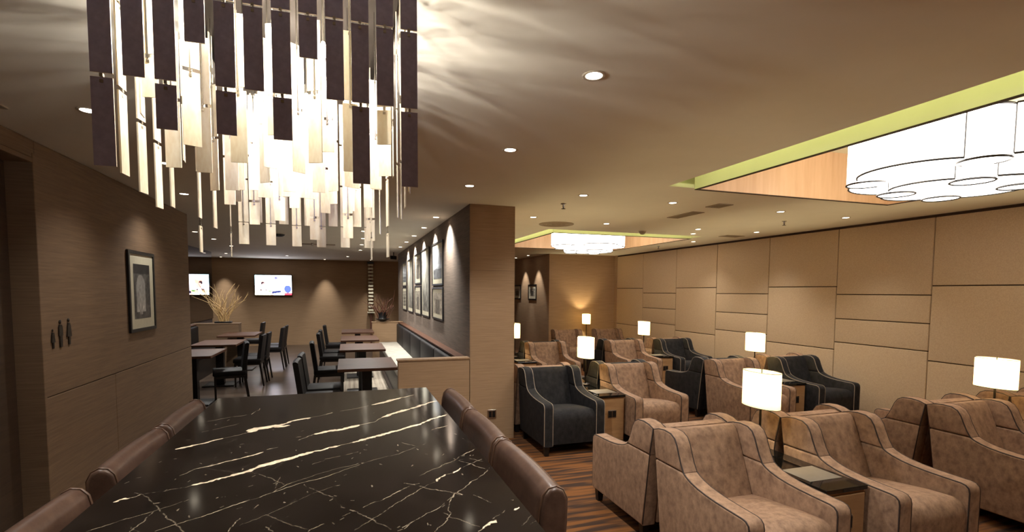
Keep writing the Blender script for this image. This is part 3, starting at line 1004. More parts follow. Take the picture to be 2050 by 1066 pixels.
# ================================================================== CHANDELIER
ch = thing('chandelier', 'large tiered chandelier of hanging dark and champagne strip panels above the marble table', 'chandelier', (-.16, 1.83, CEIL))
def dchair(x, y, z):
    return (x + .16, y - 1.83, z - CEIL)
obj('ceiling_plate', box(-.335, .335, -.62, .66, -.02, 0.0, .006, 2), M['bronze'], ch)
PW, PL = .038, .173
def panel_mesh(L):
    bm = bmesh.new()
    t = .0035
    fs = add_box(bm, -PW / 2, PW / 2, -t / 2, t / 2, -L, 0)
    bmesh.ops.recalc_face_normals(bm, faces=bm.faces)
    me = bpy.data.meshes.new('panel')
    bm.to_mesh(me); bm.free()
    me.materials.append(M['capiz']); me.materials.append(M['panel_back'])
    for p in me.polygons:
        if p.normal.y < -.9:
            p.material_index = 1        # local -y is the outer face
    return me
PM = {1: panel_mesh(PL), .5: panel_mesh(.09), .7: panel_mesh(.125)}
linkbm = bmesh.new()
rodbm = bmesh.new()
def string(x, y, rotz, zs, tilt=0.0):
    """zs: list of (z_top, size) panels hung one under the other"""
    c, s = math.cos(rotz), math.sin(rotz)
    for zt, size in zs:
        link('panel', PM[size], ch, dchair(x, y, zt), (0, tilt, rotz))
        for z in (zt + .004, zt - .008):
            p = dchair(x, y, z)
            add_box(linkbm, p[0] - .003, p[0] + .003, p[1] - .004, p[1] + .004, p[2] - .003, p[2] + .003)
    p = dchair(x, y, 0)
    add_box(rodbm, p[0] - .0015, p[0] + .0015, p[1] + .003 * c - .0015, p[1] + .003 * c + .0015, zs[-1][0] - CEIL - .002, -.018)
J0, J1, J2 = 2.430, 2.252, 2.070
TOP2 = [(2.60 - .02, .7), (J0, 1)]
# front row, seen on its dark side
FR = [('3'), ('2'), ('2h'), ('1h'), ('2h'), ('2'), ('2h'), ('1h'), ('2'), ('3'), ('2'), ('3')]
for i, k in enumerate(FR):
    x = -.455 + i * .0547
    zs = list(TOP2)
    if k == '1h': zs += [(J1, .5)]
    if k == '2': zs += [(J1, 1)]
    if k == '2h': zs += [(J1, 1), (J2, .5)]
    if k == '3': zs += [(J1, 1), (J2, 1)]
    string(x, 1.235, 0.0 + random.uniform(-.05, .05), zs)
# the two long sides (panels face outwards)
for sgn in (-1, 1):
    for j in range(9):
        y = 1.315 + j * .115
        x = -.16 + sgn * (.33 - .11 * max(0, (j - 4) / 4) ** 2 * .6)
        if j < 2: x = .155 if sgn > 0 else -.45
        k = [3, 2, 4, 3, 4, 2, 4, 3, 4][j]
        zs = list(TOP2) + [(J1 - .02 * (j % 2), 1)]
        if k >= 3: zs += [(J2 - .02 * (j % 2), 1)]
        if k >= 4 and j > 4: zs += [(J2 - .20, .5)]
        string(x, y, (-PI / 2 if sgn < 0 else PI / 2) + random.uniform(-.18, .18), zs)
# back row, seen on its bright inner side, hanging lower
for i in range(11):
    x = -.405 + i * .0505
    y = 2.44 - .05 * abs(i - 5) / 5
    zs = [(2.47, 1), (2.29, 1), (2.11, 1)]
    if i % 2 == 0: zs.append((1.934, .5))
    string(x, y, PI + random.uniform(-.12, .12), zs)
# inner rows
for r_, (y, n, x0, x1) in enumerate(((1.42, 7, -.43, .10), (1.60, 8, -.44, .12), (1.80, 7, -.42, .10), (2.00, 8, -.43, .11), (2.18, 7, -.41, .09), (2.32, 8, -.42, .10))):
    for i in range(n):
        x = x0 + (x1 - x0) * i / (n - 1) + random.uniform(-.008, .008)
        zs = [(2.36 + random.uniform(-.05, .03), 1)]
        zs.append((zs[0][0] - .182, 1))
        q = (i + r_) % 3
        if r_ < 2:
            if q == 0: zs = zs[:1] + [(zs[0][0] - .182, .5)]
        elif q == 0 and r_ > 3: zs.append((zs[1][0] - .182, .5))
        string(x, y + random.uniform(-.015, .015), PI + random.choice([0, 0, 0, .5, -.5]) + random.uniform(-.15, .15), zs)
lk = obj('connectors', linkbm, M['chrome'], ch); lk['kind'] = 'stuff'
rd = obj('hanging_wires', rodbm, M['chrome'], ch); rd['kind'] = 'stuff'
for bx, by, bz in ((-.34, 1.33, 2.33), (-.20, 1.36, 2.36), (-.05, 1.50, 2.30), (.06, 1.62, 2.33), (-.28, 1.72, 2.36), (-.12, 1.90, 2.30), (.04, 2.08, 2.33), (-.30, 2.10, 2.30), (-.16, 2.27, 2.34)):
    bm = bmesh.new(); add_lathe(bm, [(.002, -.022), (.006, -.02), (.0065, .012), (.004, .02)], 8)
    p = dchair(bx, by, bz)
    b = obj('light_bulb', bm, M['bulb'], ch, 60, loc=p)
    bm = bmesh.new(); add_tube(bm, [(0, 0, .02), (0, 0, -p[2] - .02)], .003, 6)
    obj('bulb_stem', bm, M['chrome'], b)
    point('bulb_light', ch, (p[0], p[1], p[2] - .03), P_BULB, (1.0, .93, .82), .006)

# ================================================================== DRUM FIXTURES IN THE COVES
def build_drum(label):
    t = thing('drum_ceiling_light', label, 'ceiling light', group='white drum cluster lights in the ceiling coves')
    def drum(name, cx, cy, r, z0, z1, parent, others=(), n=48):
        bm = bmesh.new(); add_lathe(bm, [(r, z0), (r, z1)], n, cx, cy)
        o = obj(name, bm, M['drum'], parent, 40)
        ring = [(cx + (r + .001) * math.cos(2 * PI * k / n), cy + (r + .001) * math.sin(2 * PI * k / n)) for k in range(n)]
        free = [all(math.hypot(x - a, y - b) > rr for a, b, rr in others) for x, y in ring]
        runs = []
        if not all(free):
            st = next(k for k in range(n) if free[k] and not free[k - 1])
            cur = []
            for k in range(n + 1):
                q = (st + k) % n
                if free[q] and k < n:
                    cur.append(ring[q])
                else:
                    if len(cur) > 2:
                        runs.append(cur)
                    cur = []
        for zz in (z0, z1):
            if all(free):
                bm = bmesh.new()
                add_tube(bm, [(x, y, zz) for x, y in ring], .0075, 5, closed=True)
                obj('rim', bm, M['black'], o, 60)
            for run in runs:
                bm = bmesh.new()
                add_tube(bm, [(x, y, zz) for x, y in run], .0075, 5)
                obj('rim', bm, M['black'], o, 60)
        for run in runs:
            for q in (run[0], run[-1]):
                bm = bmesh.new()
                add_tube(bm, [(q[0], q[1], z0), (q[0], q[1], z1)], .004, 4)
                obj('seam_rod', bm, M['black'], o)
    z = lambda h: h - CEIL
    up = [(.31 * math.cos(PI / 2 * k), .31 * math.sin(PI / 2 * k), .40) for k in range(4)]
    us = [(.53 * math.cos(PI / 2 * k + PI / 4), .53 * math.sin(PI / 2 * k + PI / 4), .13) for k in range(4)]
    lo = [(.20 * math.cos(PI / 2 * k), .20 * math.sin(PI / 2 * k), .27) for k in range(4)]
    ls = [(.345 * math.cos(PI / 2 * k + PI / 4), .345 * math.sin(PI / 2 * k + PI / 4), .115) for k in range(4)]
    for k in range(4):
        drum('upper_drum', *up[k], z(2.50) + .0004 * k, z(2.80), t, [u for q, u in enumerate(up) if q != k] + us)
        drum('upper_small_drum', *us[k], z(2.485), z(2.795), t)
        drum('lower_drum', *lo[k], z(2.408) + .0004 * k, z(2.53), t, [u for q, u in enumerate(lo) if q != k] + ls)
        drum('lower_small_drum', *ls[k], z(2.395), z(2.53), t)
    bm = bmesh.new()
    for sx in (-1, 1):
        for sy in (-1, 1):
            add_tube(bm, [(sx * .25, sy * .25, z(2.79)), (sx * .25, sy * .25, .45)], .006, 6)
    obj('hanger', bm, M['chrome'], t)
    obj('mounting_plate', box(-.45, .45, -.45, .45, z(2.80), z(2.815)), M['white_plastic'], t)
    return t
d0 = build_drum('large glowing white drum cluster in the near ceiling cove, upper right')
d0.location = (4.17, 2.52, CEIL)
copy_tree(d0, (4.31, 8.62, CEIL), 0, 'glowing white drum cluster in the far ceiling cove, above the armchairs')

# ================================================================== RECESSED DOWNLIGHTS
def build_down(label):
    t = thing('recessed_downlight', label, 'downlight', group='recessed ceiling downlights')
    bm = bmesh.new(); add_lathe(bm, [(.036, -.002), (.048, -.006), (.052, -.003), (.052, .0)], 20, cap=False)
    obj('trim_ring', bm, M['white_plastic'], t, 60)
    bm = bmesh.new(); add_lathe(bm, [(.036, -.0035), (.036, -.0015)], 20)
    obj('lens', bm, M['lens'], t)
    return t
WASH = [(1.03, 2.03), (1.04, 3.24), (1.05, 4.44), (1.09, 6.44), (1.10, 7.55), (1.10, 8.70), (1.10, 9.85), (1.10, 11.0)]
LWALL = [(-1.27, 3.27), (-1.25, 4.42), (-1.49, 5.75)]
DINE_L = [(-2.30, 9.39), (-2.30, 10.61), (-2.30, 12.1)]
DINE_M = [(.27, 8.33), (.30, 9.5), (.31, 10.75), (.32, 12.19)]
FIELD = [(-2.9, 14.6), (-1.5, 14.9), (.05, 14.6)]
BACKW = [(-.60, 16.2), (-3.35, 16.2), (.73, 15.95)]
LOUNGE = [(2.19, 4.5), (3.24, 4.55), (2.235, 6.0), (4.74, 4.62), (5.84, 4.7), (4.92, 6.28), (3.38, 6.22), (6.03, 7.82), (5.98, 6.27), (5.22, 6.78)]
HALL = [(4.45, 13.3), (4.45, 12.3)]
ORD = ['first', 'second', 'third', 'fourth', 'fifth', 'sixth', 'seventh', 'eighth', 'ninth', 'tenth']
dn = []
for i, p in enumerate(WASH):
    if i < 3: lab = 'recessed downlight in the open ceiling right of the chandelier, %s from the camera' % ORD[i]
    else: lab = 'recessed downlight grazing the framed picture wall, %s beyond the column' % ORD[i - 3]
    dn.append((p, lab, 'open' if i < 2 else ('near' if i == 2 else 'wash')))
for i, p in enumerate(LWALL): dn.append((p, 'recessed downlight along the brown left wall, %s from the camera' % ORD[i], 'left'))
for i, p in enumerate(DINE_L): dn.append((p, 'recessed downlight above the left dining tables, %s from the left wall end' % ORD[i], 'dim'))
for i, p in enumerate(DINE_M): dn.append((p, 'recessed downlight above the right dining tables, %s from the camera' % ORD[i], 'dim'))
for i, p in enumerate(FIELD): dn.append((p, 'recessed downlight in the dining ceiling before the back wall, %s from the left' % ORD[i], 'field'))
for i, p in enumerate(BACKW): dn.append((p, ['recessed downlight making a scallop on the back wall right of the television', 'recessed downlight above the pale dried branches at the back wall', 'recessed downlight above the block totem at the back wall'][i], 'back'))
lpos = ['nearest the column face', 'left of the linear vent', 'left of the far cove', 'nearest the near sprinkler', 'before the padded wall, nearest', 'between the vent and the far cove corner', 'over the far cove edge', 'beside the far cove at the padded wall', 'small one close to the padded wall', 'small faint one before the far cove corner']
for p, l in zip(LOUNGE, lpos): dn.append((p, 'recessed downlight in the lounge ceiling, ' + l, 'edge' if p[0] > 5.6 else 'lounge'))
for i, p in enumerate(HALL): dn.append((p, 'recessed downlight over the small hallway pictures, %s' % ('farther' if i == 0 else 'nearer'), 'hall'))
down0 = None
KIND = {'near': (.48, 110, .6), 'open': (1.05, 120, .5), 'wash': (2.3, 104, 1.0), 'left': (.42, 125, .9), 'dim': (.85, 150, .4), 'back': (1.3, 48, 1.0), 'field': (.75, 140, .7), 'lounge': (.42, 130, .6), 'edge': (.4, 100, 1.0), 'hall': (.8, 60, .6)}
for (x, y), lab, k in dn:
    if down0 is None:
        down0 = build_down(lab); down0.location = (x, y, CEIL); t = down0
    else:
        t = copy_tree(down0, (x, y, CEIL), 0, lab)
    for c_ in list(t.children):
        if c_.type == 'LIGHT':
            bpy.data.objects.remove(c_)
for o in [o for o in COL.objects if o.get('category') == 'downlight']:
    for (x, y), lab, k in dn:
        if o['label'] == lab:
            pw, ang, bl = KIND[k]
            rot = (0, 0, 0)
            if k == 'wash': rot = (0, math.radians(-16), 0)
            if k == 'left': rot = (0, 0, 0)
            if k == 'back': rot = (math.radians(12), 0, 0)
            if k == 'hall': rot = (0, math.radians(-10), 0)
            spot('ceiling_spot', o, (0, 0, -.012), (P_WASH if k in ('wash', 'back', 'hall', 'left') else P_DOWN) * pw, ang, bl, (1.0, .97, .91), .025, rot)

for x, y, pw in ((1.03, .8, .8), (1.03, -.5, 1.0), (2.2, 1.2, .6), (2.2, -.6, 1.0), (4.2, -.2, .9), (5.8, .4, .4), (-1.27, 2.0, .4), (-1.27, .6, .5), (-.2, -.6, .8)):  # extra spots without fixtures, added out of view to brighten the room
    spot('ceiling_spot', ceil, (x, y, CEIL - .012), P_DOWN * pw, 105, .8, (1.0, .97, .91), .025)

# ================================================================== CEILING FITTINGS
def sprinkler(x, y, label):
    t = thing('sprinkler', label, 'sprinkler', (x, y, CEIL), group='ceiling sprinklers')
    bm = bmesh.new(); add_lathe(bm, [(.03, 0), (.03, -.006), (.012, -.010), (.010, -.035), (.006, -.05)], 14)
    obj('body', bm, M['chrome'], t, 50)
    bm = bmesh.new(); add_lathe(bm, [(.022, -.052), (.022, -.056)], 14)
    obj('deflector', bm, M['bronze'], t)
for x, y, l in ((2.198, 4.99, 'ceiling sprinkler right of the column'), (5.40, 5.20, 'ceiling sprinkler before the padded wall'), (5.97, 8.82, 'ceiling sprinkler beside the far cove at the padded wall'), (-.62, 10.78, 'ceiling sprinkler in the dining area ceiling')):
    sprinkler(x, y, l)
def round_grille(x, y, r, label):
    t = thing('round_grille', label, 'ceiling grille', (x, y, CEIL))
    bm = bmesh.new(); add_lathe(bm, [(r, 0), (r, -.008), (r - .015, -.012), (r - .02, -.006)], 32, cap=False)
    obj('rim', bm, M['vent'], t, 50)
    bm = bmesh.new(); add_lathe(bm, [(r - .018, -.007), (r - .018, -.004)], 32)
    pl = obj('plate', bm, M['vent'], t)
    bm = bmesh.new()
    for k in range(3):
        rr = (r - .03) * (k + 1) / 3.4
        add_tube(bm, [(rr * math.cos(2 * PI * i / 28), rr * math.sin(2 * PI * i / 28), -.009) for i in range(28)], .004, 5, closed=True)
    obj('rings', bm, M['vent'], t, 60)
round_grille(2.76, 6.50, .24, 'round ceiling grille between the column and the far cove')
def linear_vent(x0, x1, y0, y1, label, ns=4, group=None):
    t = thing('air_vent', label, 'air vent', ((x0 + x1) / 2, (y0 + y1) / 2, CEIL), group=group)
    hx, hy = (x1 - x0) / 2, (y1 - y0) / 2
    bm = bmesh.new()
    f = .015
    add_box(bm, -hx, hx, -hy, -hy + f, -.008, 0); add_box(bm, -hx, hx, hy - f, hy, -.008, 0)
    add_box(bm, -hx, -hx + f, -hy + f, hy - f, -.008, 0); add_box(bm, hx - f, hx, -hy + f, hy - f, -.008, 0)
    obj('frame', bm, M['vent'], t)
    obj('backing', box(-hx + f, hx - f, -hy + f, hy - f, -.002, -.0005), M['grass_grey'], t)
    along_x = hx > hy
    for k in range(ns):
        u = -1 + 2 * (k + .5) / ns
        if along_x:
            obj('slat', box(-hx + f, hx - f, u * (hy - f) - .006, u * (hy - f) + .006, -.007, -.003), M['vent'], t)
        else:
            obj('slat', box(u * (hx - f) - .006, u * (hx - f) + .006, -hy + f, hy - f, -.007, -.003), M['vent'], t)
linear_vent(3.80, 3.96, 4.95, 5.45, 'linear air vent in the lounge ceiling beyond the near cove')
linear_vent(3.72, 3.90, 4.42, 4.64, 'small square air vent close to the near cove corner')
linear_vent(5.85, 6.20, 6.75, 6.95, 'linear air vent near the padded wall')
linear_vent(-.90, -.20, 10.9, 11.1, 'linear air vent in the dining ceiling, far')
linear_vent(-1.84, -1.65, 2.6, 3.37, 'air vent beside the brown left wall at the left frame edge')
def dome(x, y, r, label, m):
    t = thing('dome_detector', label, 'detector', (x, y, CEIL))
    bm = bmesh.new(); add_lathe(bm, [(r * 1.15, 0), (r * 1.15, -.012)], 20); obj('base', bm, M['white_plastic'], t, 40)
    bm = bmesh.new(); add_lathe(bm, [(r, -.012), (r * .92, -.03), (r * .6, -.048), (.002, -.054)], 20); obj('dome', bm, m, t, 60)
dome(4.30, 6.78, .05, 'small smoke detector before the far cove', M['vent'])
dome(-1.05, 9.20, .10, 'dark dome camera on the dining ceiling below the chandelier', M['black'])
def camera_box(x, y, label, rz):
    t = thing('security_camera', label, 'camera', (x, y, CEIL), rz)
    bm = bmesh.new(); add_tube(bm, [(0, 0, 0), (0, 0, -.09)], .012, 8); obj('mount', bm, M['black'], t, 60)
    bm = bmesh.new(); add_box(bm, -.045, .045, -.10, .08, -.17, -.085, .01, 2); bd = obj('body', bm, M['black'], t)
    bm = bmesh.new(); bmesh.ops.create_cone(bm, cap_ends=True, segments=16, radius1=.028, radius2=.032, depth=.04, matrix=Matrix.Translation((0, -.115, -.128)) @ Matrix.Rotation(PI / 2, 4, 'X'))
    obj('lens', bm, M['black_glass'], t)
camera_box(-3.72, 15.9, 'black security camera near the back wall above the mirror edge', .3)
camera_box(1.10, 12.6, 'black security camera at the far end of the picture wall', -.5)

# ================================================================== PICTURES
def picture(name_label, w, h, axis, pos, a, z, kind, fw=.022, matw=.09, seed=1, group=None):
    """axis 'x': wall faces +x; '-x': wall faces -x. a = y of the centre, z = centre height"""
    rz = PI / 2 if axis == 'x' else -PI / 2
    t = thing('framed_picture', name_label, 'picture', (pos, a, z), rz, group)
    # local: x along the wall, -y out of the wall
    bm = bmesh.new()
    d = .02
    for x0, x1, z0, z1 in ((-w / 2, w / 2, h / 2 - fw, h / 2), (-w / 2, w / 2, -h / 2, -h / 2 + fw), (-w / 2, -w / 2 + fw, -h / 2 + fw, h / 2 - fw), (w / 2 - fw, w / 2, -h / 2 + fw, h / 2 - fw)):
        add_box(bm, x0, x1, -d, -.001, z0, z1)
    obj('frame', bm, M['black'], t)
    iw, ih = w / 2 - fw, h / 2 - fw
    obj('mat_board', box(-iw, iw, -.010, -.002, -ih, ih), M['mat_board'], t)
    pw, ph = iw - matw, ih - matw
    nx, ny = 40, 60
    U, V = np.meshgrid(np.linspace(0, 1, nx + 1), np.linspace(0, 1, ny + 1))
    rs = np.random.RandomState(seed)
    ns = smooth_noise(rs, ny + 1, nx + 1, (9, 6)) * .6 + smooth_noise(rs, ny + 1, nx + 1, (28, 18)) * .4
    if kind == 'arch':
        g = 30 + 50 * ns
        r = np.hypot((U - .42) / .28, np.maximum(0, (V - .55)) / .26)
        inside = (r < 1) & (V > .12)
        g = np.where(inside, 90 + 90 * ns * (1 - V), g)
        g = np.where((np.abs(U - .40) < .09) & (V < .62) & (V > .08), 150 - 70 * ns, g)
        g = np.where(U > .82, g * .5 + 40 * ns, g)
        g = np.where(V > .82, g * .5, g)
        c = np.stack([g * 1.0, g * .97, g * .92], -1)
    elif kind == 'tall':
        g = 70 + 80 * V + 60 * (ns - .5)
        g = np.where(V < .35, g * .75 + 30 * ns, g)
        c = np.stack([g, g * .98, g * .9], -1)
    elif kind == 'sky':
        g = 95 + 90 * np.clip(V, 0, 1) + 50 * (ns - .5)
        g = np.where(V < .28 + .12 * ns, 55 + 40 * ns, g)
        c = np.stack([g * .95, g * .97, g], -1)
    else:
        g = 80 + 70 * ns - 20 * V
        g = np.where((np.abs(U - .5) < .2 + .1 * ns) & (V < .7), g * .55, g)
        c = np.stack([g * 1.02, g * .95, g * .84], -1)
    P = np.zeros((ny + 1, nx + 1, 3))
    P[:, :, 0] = (U - .5) * 2 * pw; P[:, :, 2] = (V - .5) * 2 * ph; P[:, :, 1] = -.0112
    link('print', color_grid('print', nx, ny, P, lin(np.clip(c * 1.35 + 14, 0, 255)), M['print']), t)
    bm = bmesh.new(); bm.faces.new([bm.verts.new(q) for q in ((-iw, -.014, -ih), (iw, -.014, -ih), (iw, -.014, ih), (-iw, -.014, ih))])
    link('pane', mesh_of_flat(bm, 'pane', M['pane']), t)
    return t
picture('tall black-framed monochrome street photograph on the brown left wall', .64, .75, 'x', XL + .001, 5.69, 1.632, 'arch', .03, .09, 4)
G1 = 'framed pictures on the grey wall above the banquette'
PX = 1.2635
picture('upper framed picture in the nearest column of the picture wall', .88, .62, '-x', PX, 7.30, 2.045, 'sky', .025, .07, 11, G1)
picture('lower framed picture in the nearest column of the picture wall', .88, .47, '-x', PX, 7.30, 1.475, 'land', .025, .06, 12, G1)
picture('tall framed picture in the second column of the picture wall', .84, 1.13, '-x', PX, 8.47, 1.79, 'tall', .025, .07, 13, G1)
picture('upper framed picture in the third column of the picture wall', .80, .56, '-x', PX, 9.42, 2.06, 'land', .025, .07, 14, G1)
picture('lower framed picture in the third column of the picture wall', .80, .53, '-x', PX, 9.42, 1.485, 'land', .025, .07, 15, G1)
picture('tall framed picture in the fourth column of the picture wall', .84, 1.09, '-x', PX, 10.56, 1.76, 'tall', .025, .07, 16, G1)
picture('upper framed picture in the farthest column of the picture wall', .80, .55, '-x', PX, 11.66, 2.03, 'sky', .025, .07, 17, G1)
picture('lower framed picture in the farthest column of the picture wall', .80, .52, '-x', PX, 11.66, 1.48, 'land', .025, .07, 18, G1)
picture('small framed picture on the hallway wall, left of the pair', .66, .42, '-x', 4.744, 14.0, 1.64, 'land', .04, .07, 21)
picture('small framed picture on the hallway wall, right of the pair', .62, .42, '-x', 4.744, 12.74, 1.64, 'land', .04, .07, 22)

# restroom sign: child, man, woman
def figure(label, y, zb, h, kind):
    t = thing('restroom_figure', label, 'sign', (XL + .001, y, zb), PI / 2, 'restroom sign figures')
    bm = bmesh.new()
    k = h / .18
    add_lathe(bm, [(.001, .154 * k), (.009 * k, .156 * k), (.0125 * k, .167 * k), (.009 * k, .178 * k), (.001, .18 * k)], 14, 0, -.004, 1.0, .35)
    obj('head', bm, M['sign'], t, 60)
    if kind == 'woman':
        prof = [(-.010, .148), (.010, .148), (.020, .12), (.030, .055), (.010, .055), (.010, .0), (-.010, .0), (-.010, .055), (-.030, .055), (-.020, .12)]
    else:
        prof = [(-.014, .148), (.014, .148), (.022, .13), (.024, .075), (.015, .075), (.013, .0), (-.013, .0), (-.015, .075), (-.024, .075), (-.022, .13)]
    bm = bmesh.new()
    a = [bm.verts.new((x * k, 0, z * k)) for x, z in prof]; b = [bm.verts.new((x * k, -.008, z * k)) for x, z in prof]
    bm.faces.new(a); bm.faces.new(b[::-1])
    n = len(prof)
    for i in range(n):
        bm.faces.new((a[i], a[(i + 1) % n], b[(i + 1) % n], b[i]))
    obj('figure_body', bm, M['sign'], t)
figure('small dark child figure of the restroom sign on the left wall', 4.128, 1.255, .13, 'woman')
figure('dark figure in the middle of the restroom sign on the left wall', 4.225, 1.255, .185, 'man')
figure('dark figure at the right of the restroom sign on the left wall', 4.335, 1.262, .185, 'woman')

# ================================================================== TELEVISION
tv = thing('television', 'wall-mounted flat television, switched on, on the back wall', 'television', (-2.05, YB - .004, 1.805))
obj('housing', box(-.515, .515, -.09, -.03, -.31, .31, .008, 2), M['black'], tv)
obj('wall_bracket', box(-.15, .15, -.03, 0, -.15, .15), M['black'], tv)
nx, ny = 96, 54
U, V = np.meshgrid(np.linspace(0, 1, nx + 1), np.linspace(0, 1, ny + 1))
c = np.zeros(U.shape + (3,)); c[:] = (236, 240, 255)
def blob(mask, col): c[mask] = col
blob((U < .30) & (V > .55), (190, 232, 240)); blob((U > .72) & (V > .5), (244, 246, 255))
blob(np.hypot((U - .26) / .10, (V - .70) / .20) < 1, (226, 150, 130)); blob(np.hypot((U - .26) / .095, (V - .80) / .10) < 1, (214, 168, 160))
blob(np.hypot((U - .21) / .05, (V - .58) / .10) < 1, (36, 26, 30)); blob(np.hypot((U - .25) / .07, (V - .45) / .14) < 1, (214, 150, 140))
blob((V < .34) & (U < .5) & (np.abs(U - .25) < .28), (238, 206, 232)); blob((V < .24) & (U < .48), (226, 190, 150)); blob((V < .10) & (U < .42), (250, 244, 214))
blob(np.hypot((U - .30) / .03, (V - .25) / .03) < 1, (40, 40, 50)); blob(np.hypot((U - .16) / .03, (V - .25) / .05) < 1, (60, 50, 50)); blob(np.hypot((U - .40) / .05, (V - .2) / .04) < 1, (70, 120, 60))
blob(np.hypot((U - .57) / .045, (V - .80) / .10) < 1, (176, 140, 160)); blob(np.hypot((U - .57) / .05, (V - .87) / .06) < 1, (60, 60, 84)); blob(np.hypot((U - .62) / .10, (V - .5) / .25) < 1, (222, 228, 250))
blob((np.abs(V - .12 - .25 * (U - .45)) < .06) & (U > .45) & (U < .70), (26, 30, 60)); blob(np.hypot((U - .89) / .10, (V - .3) / .2) < 1, (44, 54, 90)); blob((V < .10) & (U > .8), (170, 40, 50))
P = np.zeros((ny + 1, nx + 1, 3)); P[:, :, 0] = (U - .5) * .99; P[:, :, 2] = (V - .5) * .58; P[:, :, 1] = -.0912
link('screen', color_grid('screen', nx, ny, P, lin(c), M['screen']), tv)

# ================================================================== DINING FURNITURE
def build_dtable(label, w, d):
    t = thing('dining_table', label, 'table', group='dining tables')
    obj('tabletop', box(-w / 2, w / 2, -d / 2, d / 2, .71, .745, .004, 1), M['table_wood'], t)
    obj('pedestal', box(-.06, .06, -.06, .06, .02, .70), M['black_wood'], t)
    obj('base', box(-.24, .24, -.24, .24, 0, .02, .005, 1), M['black_wood'], t)
    obj('top_plate', box(-.18, .18, -.18, .18, .695, .71), M['black_wood'], t)
    return t
dt0 = build_dtable('walnut dining table on the right nearest the low wall', .68, .98)
dt0.location = (.23, 6.55, .006)
for i, (y, lab) in enumerate(((8.52, 'walnut dining table on the right, second from the camera'), (10.12, 'walnut dining table on the right, third from the camera'), (11.95, 'walnut dining table on the right, farthest from the camera'))):
    copy_tree(dt0, (.23, y, .006), 0, lab)
for i, (x, y, lab) in enumerate(((-2.12, 8.33, 'walnut dining table on the left, half hidden by the wall end'), (-2.10, 9.90, 'walnut dining table on the left, middle of three'), (-2.10, 11.72, 'walnut dining table on the left, farthest from the camera'))):
    copy_tree(dt0, (x, y, 0), 0, lab)

def build_dchair(label):
    """faces +x; origin on the floor"""
    t = thing('dining_chair', label, 'chair', group='dark dining chairs')
    bm = bmesh.new(); add_box(bm, -.21, .22, -.22, .22, .41, .48, .02, 3); obj('seat', bm, M['dark_leather'], t, 40)
    obj('seat_frame', box(-.20, .20, -.20, .20, .37, .41), M['black_wood'], t)
    prof = [(-.20, .44), (-.255, .86), (-.25, .875), (-.225, .88), (-.20, .865), (-.145, .44)]
    bm = bmesh.new()
    rows = []
    for s in (-1, -.5, 0, .5, 1):
        rows.append([bm.verts.new((x - .012 * (1 - s * s), s * .215, z)) for x, z in prof])
    for a, b in zip(rows[:-1], rows[1:]):
        n = len(a)
        for k in range(n):
            bm.faces.new((a[k], a[(k + 1) % n], b[(k + 1) % n], b[k]))
    bm.faces.new(rows[0][::-1]); bm.faces.new(rows[-1])
    obj('backrest', bm, M['dark_leather'], t, 40)
    for sx, sy in ((-1, -1), (-1, 1), (1, -1), (1, 1)):
        bm = bmesh.new()
        x0, x1 = (-.225, -.19) if sx < 0 else (.19, .19)
        add_tube(bm, [(x0 - (.02 if sx < 0 else 0), sy * .19, 0), (x1, sy * .19, .40)], .017, 4, r_end=.022)
        obj('leg', bm, M['black_wood'], t)
    return t
dc0 = build_dchair('dark dining chair on the right side, nearest, partly behind the marble table')
dc0.location = (-.30, 6.02, .006)
for x, y, rz, lab in ((-.30, 6.58, 0, 'dark dining chair on the right side, second, beside the nearest table'), (-.27, 8.10, .05, 'dark dining chair at the second right-hand table'), (-.26, 9.75, 0, 'dark dining chair at the third right-hand table'), (-.26, 10.45, 0, 'dark dining chair at the third right-hand table, farther seat'), (-.24, 11.9, 0, 'dark dining chair at the farthest right-hand table'),
                     (-1.66, 8.38, PI + .22, 'dark dining chair at the nearest left-hand table, seat turned to the wall end'), (-1.62, 9.75, PI, 'dark dining chair at the middle left-hand table, nearer seat'), (-1.60, 10.25, PI, 'dark dining chair at the middle left-hand table, farther seat'), (-1.50, 11.60, PI, 'dark dining chair at the farthest left-hand table, nearer seat'), (-1.50, 12.15, PI, 'dark dining chair at the farthest left-hand table, farther seat'), (-2.15, 13.5, PI, 'dark dining chair alone beyond the farthest left-hand table, in front of the television')):
    copy_tree(dc0, (x, y, .006 if x > -1 else 0), rz, lab)
rug = obj('striped_rug', box(-.10, .66, 5.62, 12.1, 0, .006), M['rug']); tag(rug, 'pale striped floor runner under the right dining tables', 'rug')

# banquettes
def banquette(label, x0, x1, y0, y1, side, seat_m):
    t = thing('banquette', label, 'banquette', ((x0 + x1) / 2, (y0 + y1) / 2, 0))
    hx, hy = (x1 - x0) / 2, (y1 - y0) / 2
    obj('base', box(-hx, hx, -hy, hy, 0, .36), M['black_wood'], t)
    n = 5
    for k in range(n):
        a = -hy + 2 * hy * k / n; b = -hy + 2 * hy * (k + 1) / n
        bm = bmesh.new(); add_box(bm, -hx - (.01 if side > 0 else -.14), hx - (.14 if side > 0 else -.01), a + .003, b - .003, .36, .46, .02, 3)
        obj('seat_cushion', bm, seat_m, t, 40)
        bm = bmesh.new()
        if side > 0: add_box(bm, hx - .15, hx - .01, a + .003, b - .003, .42, .885, .03, 3)
        else: add_box(bm, -hx + .01, -hx + .15, a + .003, b - .003, .42, .885, .03, 3)
        obj('back_cushion', bm, M['dark_leather'], t, 40)
    if side > 0: obj('ledge', box(hx - .11, hx, -hy, hy, .90, .925, .003, 1), M['table_wood'], t)
    else: obj('ledge', box(-hx, -hx + .11, -hy, hy, .90, .925, .003, 1), M['table_wood'], t)
banquette('long banquette with dark leather back and pale seat below the picture wall', .72, 1.262, 5.47, 12.135, 1, M['pale_seat'])
